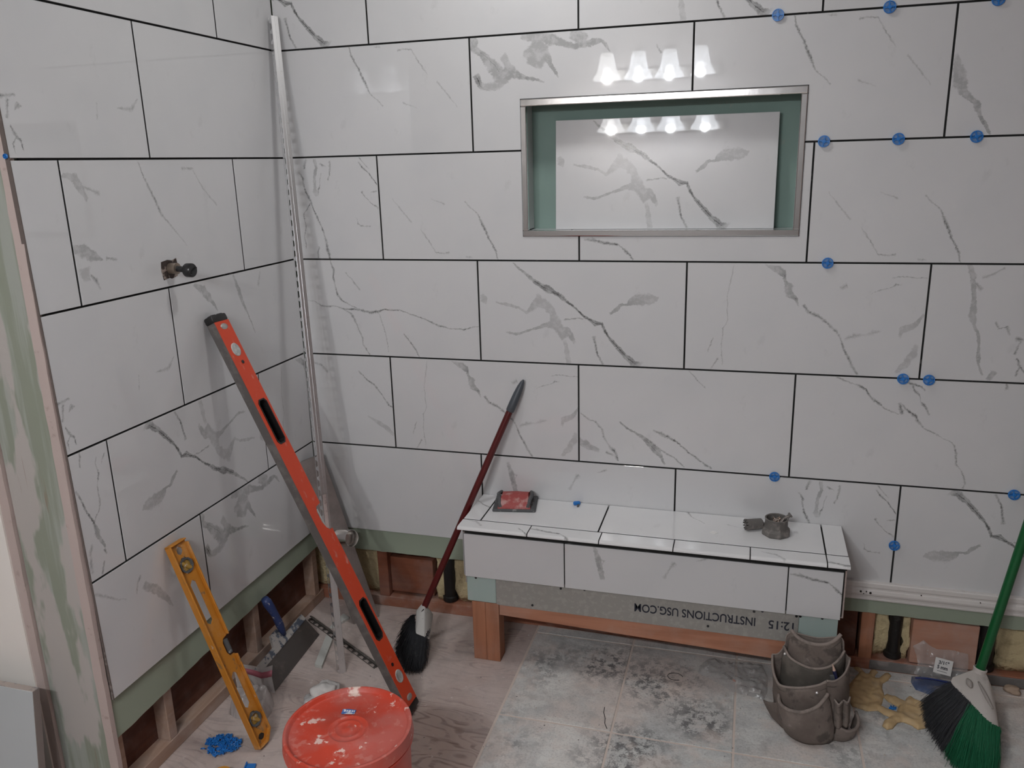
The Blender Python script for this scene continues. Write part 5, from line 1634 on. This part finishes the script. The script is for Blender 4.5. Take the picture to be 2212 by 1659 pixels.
# ---------------------------------------------------------------- plastic bags and films
def film(name, col, alpha, rough=0.18, layers=()):
    return mat(name, col, rough, alpha=alpha, spec=0.8, layers=layers, bump=(40, 0.6, 0.004))
FILM = film('clear_film', (0.60, 0.60, 0.60), 0.34, 0.12, layers=[((0.95, 0.95, 0.95), 36, 0.60, 0.66, 0.8)])
def crumple_h(seed, h, f=26):
    return lambda x, y, d: min(1.0, d / 0.016) ** 0.6 * (h * (0.45 + 0.55 * abs(noise.noise(V((x * f, y * f, seed))) * 2)) + 0.5 * h * abs(noise.noise(V((x * f * 2.6, y * f * 2.6, seed + 2)))))
bgp = [(1.300, -0.125), (1.300, -0.090), (1.322, -0.052), (1.345, -0.040), (1.375, -0.062), (1.400, -0.050), (1.44, -0.046), (1.485, -0.040), (1.500, -0.100), (1.497, -0.170), (1.487, -0.206), (1.450, -0.200), (1.400, -0.188), (1.370, -0.165), (1.345, -0.150), (1.330, -0.140)]
sheet_thing('plastic_bag', bgp, 0.004, crumple_h(3, 0.020, 34), FILM, 'crumpled clear plastic bag on the floor under the bench', 'bag', 0.0058, solid=0)
bm = BM(); box(bm, -0.016, 0.016, -0.009, 0.009, 0, 0.0008, mtx=Matrix.Rotation(-0.12, 4, 'Z')); o = obj('paper_label', bm, mat('white_label', (0.66, 0.65, 0.63), 0.6), None)
o.location = (1.462, -0.190, 0.019); tag(o, 'small white paper label on the clear bag under the bench', 'label')
# upright bag that reads 5 mm, leaning on the block at the wall
poly = [(-0.070, 0.010), (-0.040, 0.0), (0.045, 0.0), (0.068, 0.010), (0.072, 0.060), (0.070, 0.082), (0.030, 0.088), (-0.010, 0.086), (-0.030, 0.094), (-0.046, 0.108), (-0.062, 0.095), (-0.074, 0.088), (-0.064, 0.060), (-0.060, 0.038)]
mB = basis((1.972, -0.028, 0.030), V((1, 0.02, 0)).normalized(), V((0, 0.36, 1)).normalized(), V((0, -1, 0.36)).normalized())
t = thing('spacer_bag', 'clear torn bag with white 5 mm label leaning on the pink wood block', 'bag', mtx=mB)
bm = BM(); puffy(bm, poly, 0.004, crumple_h(11, 0.007, 30)); obj('bag_film', bm, FILM, t, 'all')
bm = BM(); box(bm, -0.034, 0.024, 0.026, 0.080, 0.0165, 0.0171, mtx=Matrix.Rotation(-0.16, 4, 'Z') @ Matrix.Diagonal((0.8, 0.8, 1, 1))); obj('white_label', bm, mat('bag_label', (0.74, 0.73, 0.72), 0.5), t)
rz = Matrix.Rotation(-0.16, 4, 'Z') @ Matrix.Diagonal((0.8, 0.8, 1, 1))
text_mesh('printed_text', '3/16"', 0.017, INK, t, rz @ Matrix.Translation((-0.022, 0.060, 0.0173)), 0.034, bold=0.0004)
text_mesh('printed_text', '5 mm', 0.018, INK, t, rz @ Matrix.Translation((-0.024, 0.043, 0.0173)), 0.034, bold=0.0005)
bm = BM(); box(bm, -0.022, 0.010, 0.034, 0.0355, 0.0172, 0.0175, mtx=rz); obj('printed_line', bm, INK, t)
bm = BM(); path_tube(bm, [(-0.068 + 0.138 * k / 6, 0.000 + 0.003 * math.sin(k), 0.010) for k in range(7)], 0.0022, 6); obj('zip_seal', bm, mat('navy_zip', (0.02, 0.035, 0.17), 0.4), t, 'all')
bl = [(1.905, 0.010), (1.925, 0.016), (1.985, 0.014), (2.030, 0.006), (2.020, -0.040), (1.985, -0.072), (1.950, -0.075), (1.905, -0.055), (1.898, -0.020)]
sheet_thing('blue_film', bl, 0.005, crumple_h(21, 0.010), film('blue_film_mat', (0.07, 0.12, 0.26), 0.80, 0.4, [((0.30, 0.30, 0.32), 22, 0.48, 0.66, 0.8)]), 'dusty blue plastic film on the floor below the labelled bag', 'film', 0.0056, solid=0)
# zip bag with pink seal behind the yellow level
t = thing('zip_bag', 'clear zip bag with pink seal on the floor behind the yellow level', 'bag', (0.045, -0.590, 0.001))
cx_, cy_ = 0.045, -0.590
pl = [(-0.052, 0.075), (0.005, 0.075), (0.055, 0.066), (0.085, 0.030), (0.098, -0.005), (0.100, -0.035), (0.080, -0.048), (0.050, -0.050), (0.015, -0.052), (-0.015, -0.040), (-0.035, 0.010)]
bm = BM(); puffy(bm, pl, 0.004, lambda x, y, d: crumple_h(31, 0.055, 18)(x, y, d)); obj('bag_film', bm, film('milky_film', (0.58, 0.54, 0.53), 0.62), t, 'all')
bm = BM()
P_ = [V((-0.062, 0.062, 0.066)), V((-0.035, 0.070, 0.058)), V((-0.010, 0.076, 0.050)), V((0.020, 0.074, 0.046)), V((0.040, 0.074, 0.052)), V((0.058, 0.072, 0.060))]
H_ = [V((0, 0.004, 0.010)), V((0, 0.005, 0.013)), V((0, 0.005, 0.015)), V((0, 0.006, 0.016)), V((0, 0.006, 0.017)), V((0, 0.006, 0.018))]
A = [bm.verts.new(p) for p in P_]; B = [bm.verts.new(p + h) for p, h in zip(P_, H_)]
for i in range(5): bm.faces.new((A[i], A[i + 1], B[i + 1], B[i]))
o = obj('pink_seal', bm, mat('pink_zip', (0.42, 0.12, 0.16), 0.4, alpha=0.85), t, 'all', label='pink zip seal')
md = o.modifiers.new('thickness', 'SOLIDIFY'); md.thickness = 0.001
bm = BM()
A = [bm.verts.new(p + h) for p, h in zip(P_, H_)]; B = [bm.verts.new(p + h * 1.75) for p, h in zip(P_, H_)]
for i in range(5): bm.faces.new((A[i], A[i + 1], B[i + 1], B[i]))
A2 = [bm.verts.new(p) for p in P_]; B2 = [bm.verts.new(V((p.x * 1.0 + 0.012, p.y - 0.010, 0.012))) for p in P_]
for i in range(5): bm.faces.new((A2[i], A2[i + 1], B2[i + 1], B2[i]))
obj('bag_mouth', bm, film('milky_film_2', (0.60, 0.57, 0.56), 0.6), t, 'all')
# white crumpled lump behind the bucket
bm = BM()
bmesh.ops.create_icosphere(bm, subdivisions=4, radius=0.034)
for v in bm.verts:
    v.co += v.co.normalized() * (noise.noise(v.co * 42) * 0.014 + abs(noise.noise(v.co * 95)) * 0.006)
    v.co.x *= 1.15; v.co.z = max(v.co.z * 0.85, -0.022)
o = obj('crumpled_wipe', bm, mat('white_wipe', (0.70, 0.68, 0.66), 0.8), None, 60); o.location = (0.268, -0.500, 0.0225)
tag(o, 'crumpled white wipe on the floor behind the bucket', 'wipe')
bm = BM()
bmesh.ops.create_icosphere(bm, subdivisions=4, radius=0.024)
for v in bm.verts:
    v.co += v.co.normalized() * (noise.noise(v.co * 52 + V((3, 0, 0))) * 0.010)
    v.co.z = max(v.co.z * 0.7, -0.013)
o = obj('crumpled_film', bm, film('grey_film', (0.6, 0.59, 0.59), 0.75), None, 60); o.location = (0.238, -0.535, 0.0135)
tag(o, 'small translucent crumpled film left of the white wipe', 'film')

# heap of blue spacer bits
rr = random.Random(4)
bm = BM()
for i in range(85):
    a, r_ = rr.uniform(0, 2 * PI), rr.random() ** 0.6
    x, y = 0.050 * r_ * math.cos(a), 0.038 * r_ * math.sin(a)
    mx = Matrix.Translation((x, y, 0.0065 + rr.uniform(0, 0.018) * (1 - r_))) @ Matrix.Rotation(rr.uniform(0, 6.3), 4, 'Z') @ Matrix.Rotation(rr.uniform(-0.7, 0.7), 4, 'X')
    kind = rr.random()
    if kind < 0.5:
        box(bm, -0.008, 0.008, -0.0012, 0.0012, -0.003, 0.003, mtx=mx); box(bm, -0.0012, 0.0012, -0.007, 0.007, -0.003, 0.003, mtx=mx)
    else:
        lathe(bm, [(0.0052, -0.001), (0.0066, -0.001), (0.0066, 0.002), (0.0052, 0.002)], 10, mx, True, 0, PI * 1.4)
o = obj('spacer_heap', bm, BLUE, None, kind='stuff'); o.location = (0.088, -0.752, 0.0); o.rotation_euler = (0, 0, 0.25)
tag(o, 'heap of small blue plastic spacer bits on the floor left of yellow level', 'spacers')
bm = BM(); box(bm, -0.012, 0.012, -0.012, 0.012, 0.0, 0.008, 0.001, mtx=Matrix.Rotation(0.3, 4, 'Z')); box(bm, -0.0135, -0.010, -0.013, 0.013, 0.0, 0.014, 0.001, mtx=Matrix.Rotation(0.3, 4, 'Z'))
o = obj('spacer_wedge', bm, BLUE); o.location = (0.213, -0.806, 0.0); tag(o, 'blue plastic wedge on the floor at the bottom edge left of the bucket', 'wedge')
t = thing('tape_measure', 'orange and black tape measure edge at the bottom of the photo', 'tape measure', (0.168, -0.862, 0.0))
bm = BM(); tube(bm, (0, 0, 0.0), (0, 0, 0.026), 0.026, 0.024, 28); obj('case', bm, mat('orange_case', (0.62, 0.28, 0.04), 0.45), t, 40)
bm = BM(); lathe(bm, [(0.0265, 0.004), (0.0275, 0.008), (0.0275, 0.018), (0.0265, 0.022)], 28); lathe(bm, [(0.0, 0.0265), (0.014, 0.0265), (0.0145, 0.0258)], 20); obj('rubber_band', bm, BLK, t, 40)
# masonry bit by the clear bag and loose debris
p0, p1 = V((1.376, -0.110, 0.0085)), V((1.408, -0.142, 0.0085))
t = thing('wall_plug_screw', 'short screw with orange end on the floor before the clear bag', 'screw', tuple(p0))
bm = BM(); dd = p1 - p0
tube(bm, (0, 0, 0), dd * 0.8, 0.0022, 0.0022, 8)
for k in range(9):
    tube(bm, dd * (0.06 + k * 0.085), dd * (0.09 + k * 0.085), 0.0038, 0.0024, 10)
obj('shank', bm, mat('screw_metal', (0.30, 0.27, 0.24), 0.4, 0.7), t)
bm = BM(); tube(bm, dd * 0.8, dd * 1.0, 0.0030, 0.0026, 8); obj('orange_tip', bm, mat('orange_tip', (0.5, 0.12, 0.04), 0.5), t)
DEB = mat('plaster_crumb', (0.55, 0.50, 0.47), 0.9)
DEBD = mat('dark_crumb', (0.17, 0.15, 0.145), 0.9)
rr = random.Random(12)
for nm, m_, n_ in (('plaster_crumbs', DEB, 330), ('dark_crumbs', DEBD, 260)):
    bm = BM()
    for i in range(n_):
        x, y = rr.uniform(-0.02, 2.5), -rr.random() ** 0.8 * 1.05 + 0.015
        if x < 0.02: x = 0.03
        s_ = 0.0009 + (0.0030 if m_ is DEB else 0.0016) * rr.random() ** 4
        z = (0.0052 if x > 0.77 else 0.0) + s_ * 0.4
        r_ = bmesh.ops.create_icosphere(bm, subdivisions=1, radius=s_, matrix=Matrix.Translation((x, y, z)) @ Matrix.Rotation(rr.uniform(0, 3), 4, 'Z') @ Matrix.Diagonal((rr.uniform(0.6, 1.8), rr.uniform(0.6, 1.2), 0.5, 1)))
    obj(nm, bm, m_, floor, kind='stuff')
t = thing('paper_twist', 'small twist of tan paper at the wall foot near the green broom', 'paper', (2.165, -0.005, 0.0055))
bm = BM(); bmesh.ops.create_icosphere(bm, subdivisions=3, radius=0.016)
for v in bm.verts: v.co += v.co.normalized() * noise.noise(v.co * 90) * 0.008; v.co.z = max(v.co.z * 0.7 + 0.009, 0)
for v in bm.verts: v.co.x *= 1.4
obj('paper_ball', bm, mat('tan_paper', (0.45, 0.34, 0.26), 0.8), t, 60)
# plastic curl and wire on the tiles
bm = BM(); path_tube(bm, [(1.235 + 0.022 * math.cos(a), -0.158 + 0.018 * math.sin(a), 0.0065) for a in [0.2 + k * 0.4 for k in range(14)]], 0.0009, 6)
tag(obj('wire_loop', bm, BLK, None, 'all'), 'thin dark wire loop on the dusty tiles before the bench', 'wire')
bm = BM(); path_tube(bm, [(1.056, -0.348, 0.0062), (1.058, -0.372, 0.0062), (1.066, -0.395, 0.0062), (1.068, -0.415, 0.0062), (1.078, -0.436, 0.0062)], 0.0011, 6)
tag(obj('hair_wire', bm, BLK, None, 'all'), 'short bent dark wire lying by the floor tile joint', 'wire')

# ---------------------------------------------------------------- lights of the room (seen mirrored in the tiles)
t = thing('vanity_light', 'four-shade vanity light bar on the wall behind the camera', 'light', (0.0, -3.0, 0.0))
NICK = mat('brushed_nickel', (0.6, 0.58, 0.55), 0.3, 1.0)
bm = BM(); box(bm, 0.42, 1.20, 0.0, 0.03, 1.96, 2.03, 0.006)
obj('back_plate', bm, NICK, t)
for bx_, pw_, cl_ in BULBS:
    bm = BM()
    path_tube(bm, [(bx_, 0.03, 2.0), (bx_, 0.08, 2.03), (bx_, 0.13, 2.12), (bx_, 0.18, 2.14), (bx_, 0.20, 2.12)], 0.008, 10)
    lathe(bm, [(0.0, 2.125), (0.022, 2.123), (0.032, 2.10), (0.030, 2.09)], 20, Matrix.Translation((bx_, 0.20, 0)))
    obj('arm', bm, NICK, t, 40)
    bm = BM()
    lathe(bm, [(0.034, 2.105), (0.040, 2.085), (0.047, 2.05), (0.056, 2.01), (0.068, 1.985), (0.082, 1.965), (0.084, 1.955)], 28, Matrix.Translation((bx_, 0.20, 0)))
    obj('glass_shade', bm, mat('lit_shade', (0.8, 0.82, 0.85), 0.4, emit=(cl_, 8.0), alpha=0.6), t, 'all')
    bm = BM(); bmesh.ops.create_uvsphere(bm, u_segments=20, v_segments=12, radius=0.026, matrix=Matrix.Translation((bx_, 0.20, 2.00)))
    obj('bulb', bm, mat('lit_bulb', (1, 1, 1), 0.4, emit=(cl_, 22.0)), t, 'all')
t = thing('can_light', 'recessed round ceiling light over the shower', 'light', (CANX, -0.47, 2.44))
bm = BM(); lathe(bm, [(0.083, -0.001), (0.095, -0.004), (0.100, 0.0)], 32); obj('trim_ring', bm, CEIL, t, 'all')
bm = BM(); lathe(bm, [(0.0, -0.0015), (0.083, -0.0015)], 32); obj('lens', bm, mat('lit_lens', (1, 1, 1), 0.4, emit=((1, 0.97, 0.93), 6.0)), t)
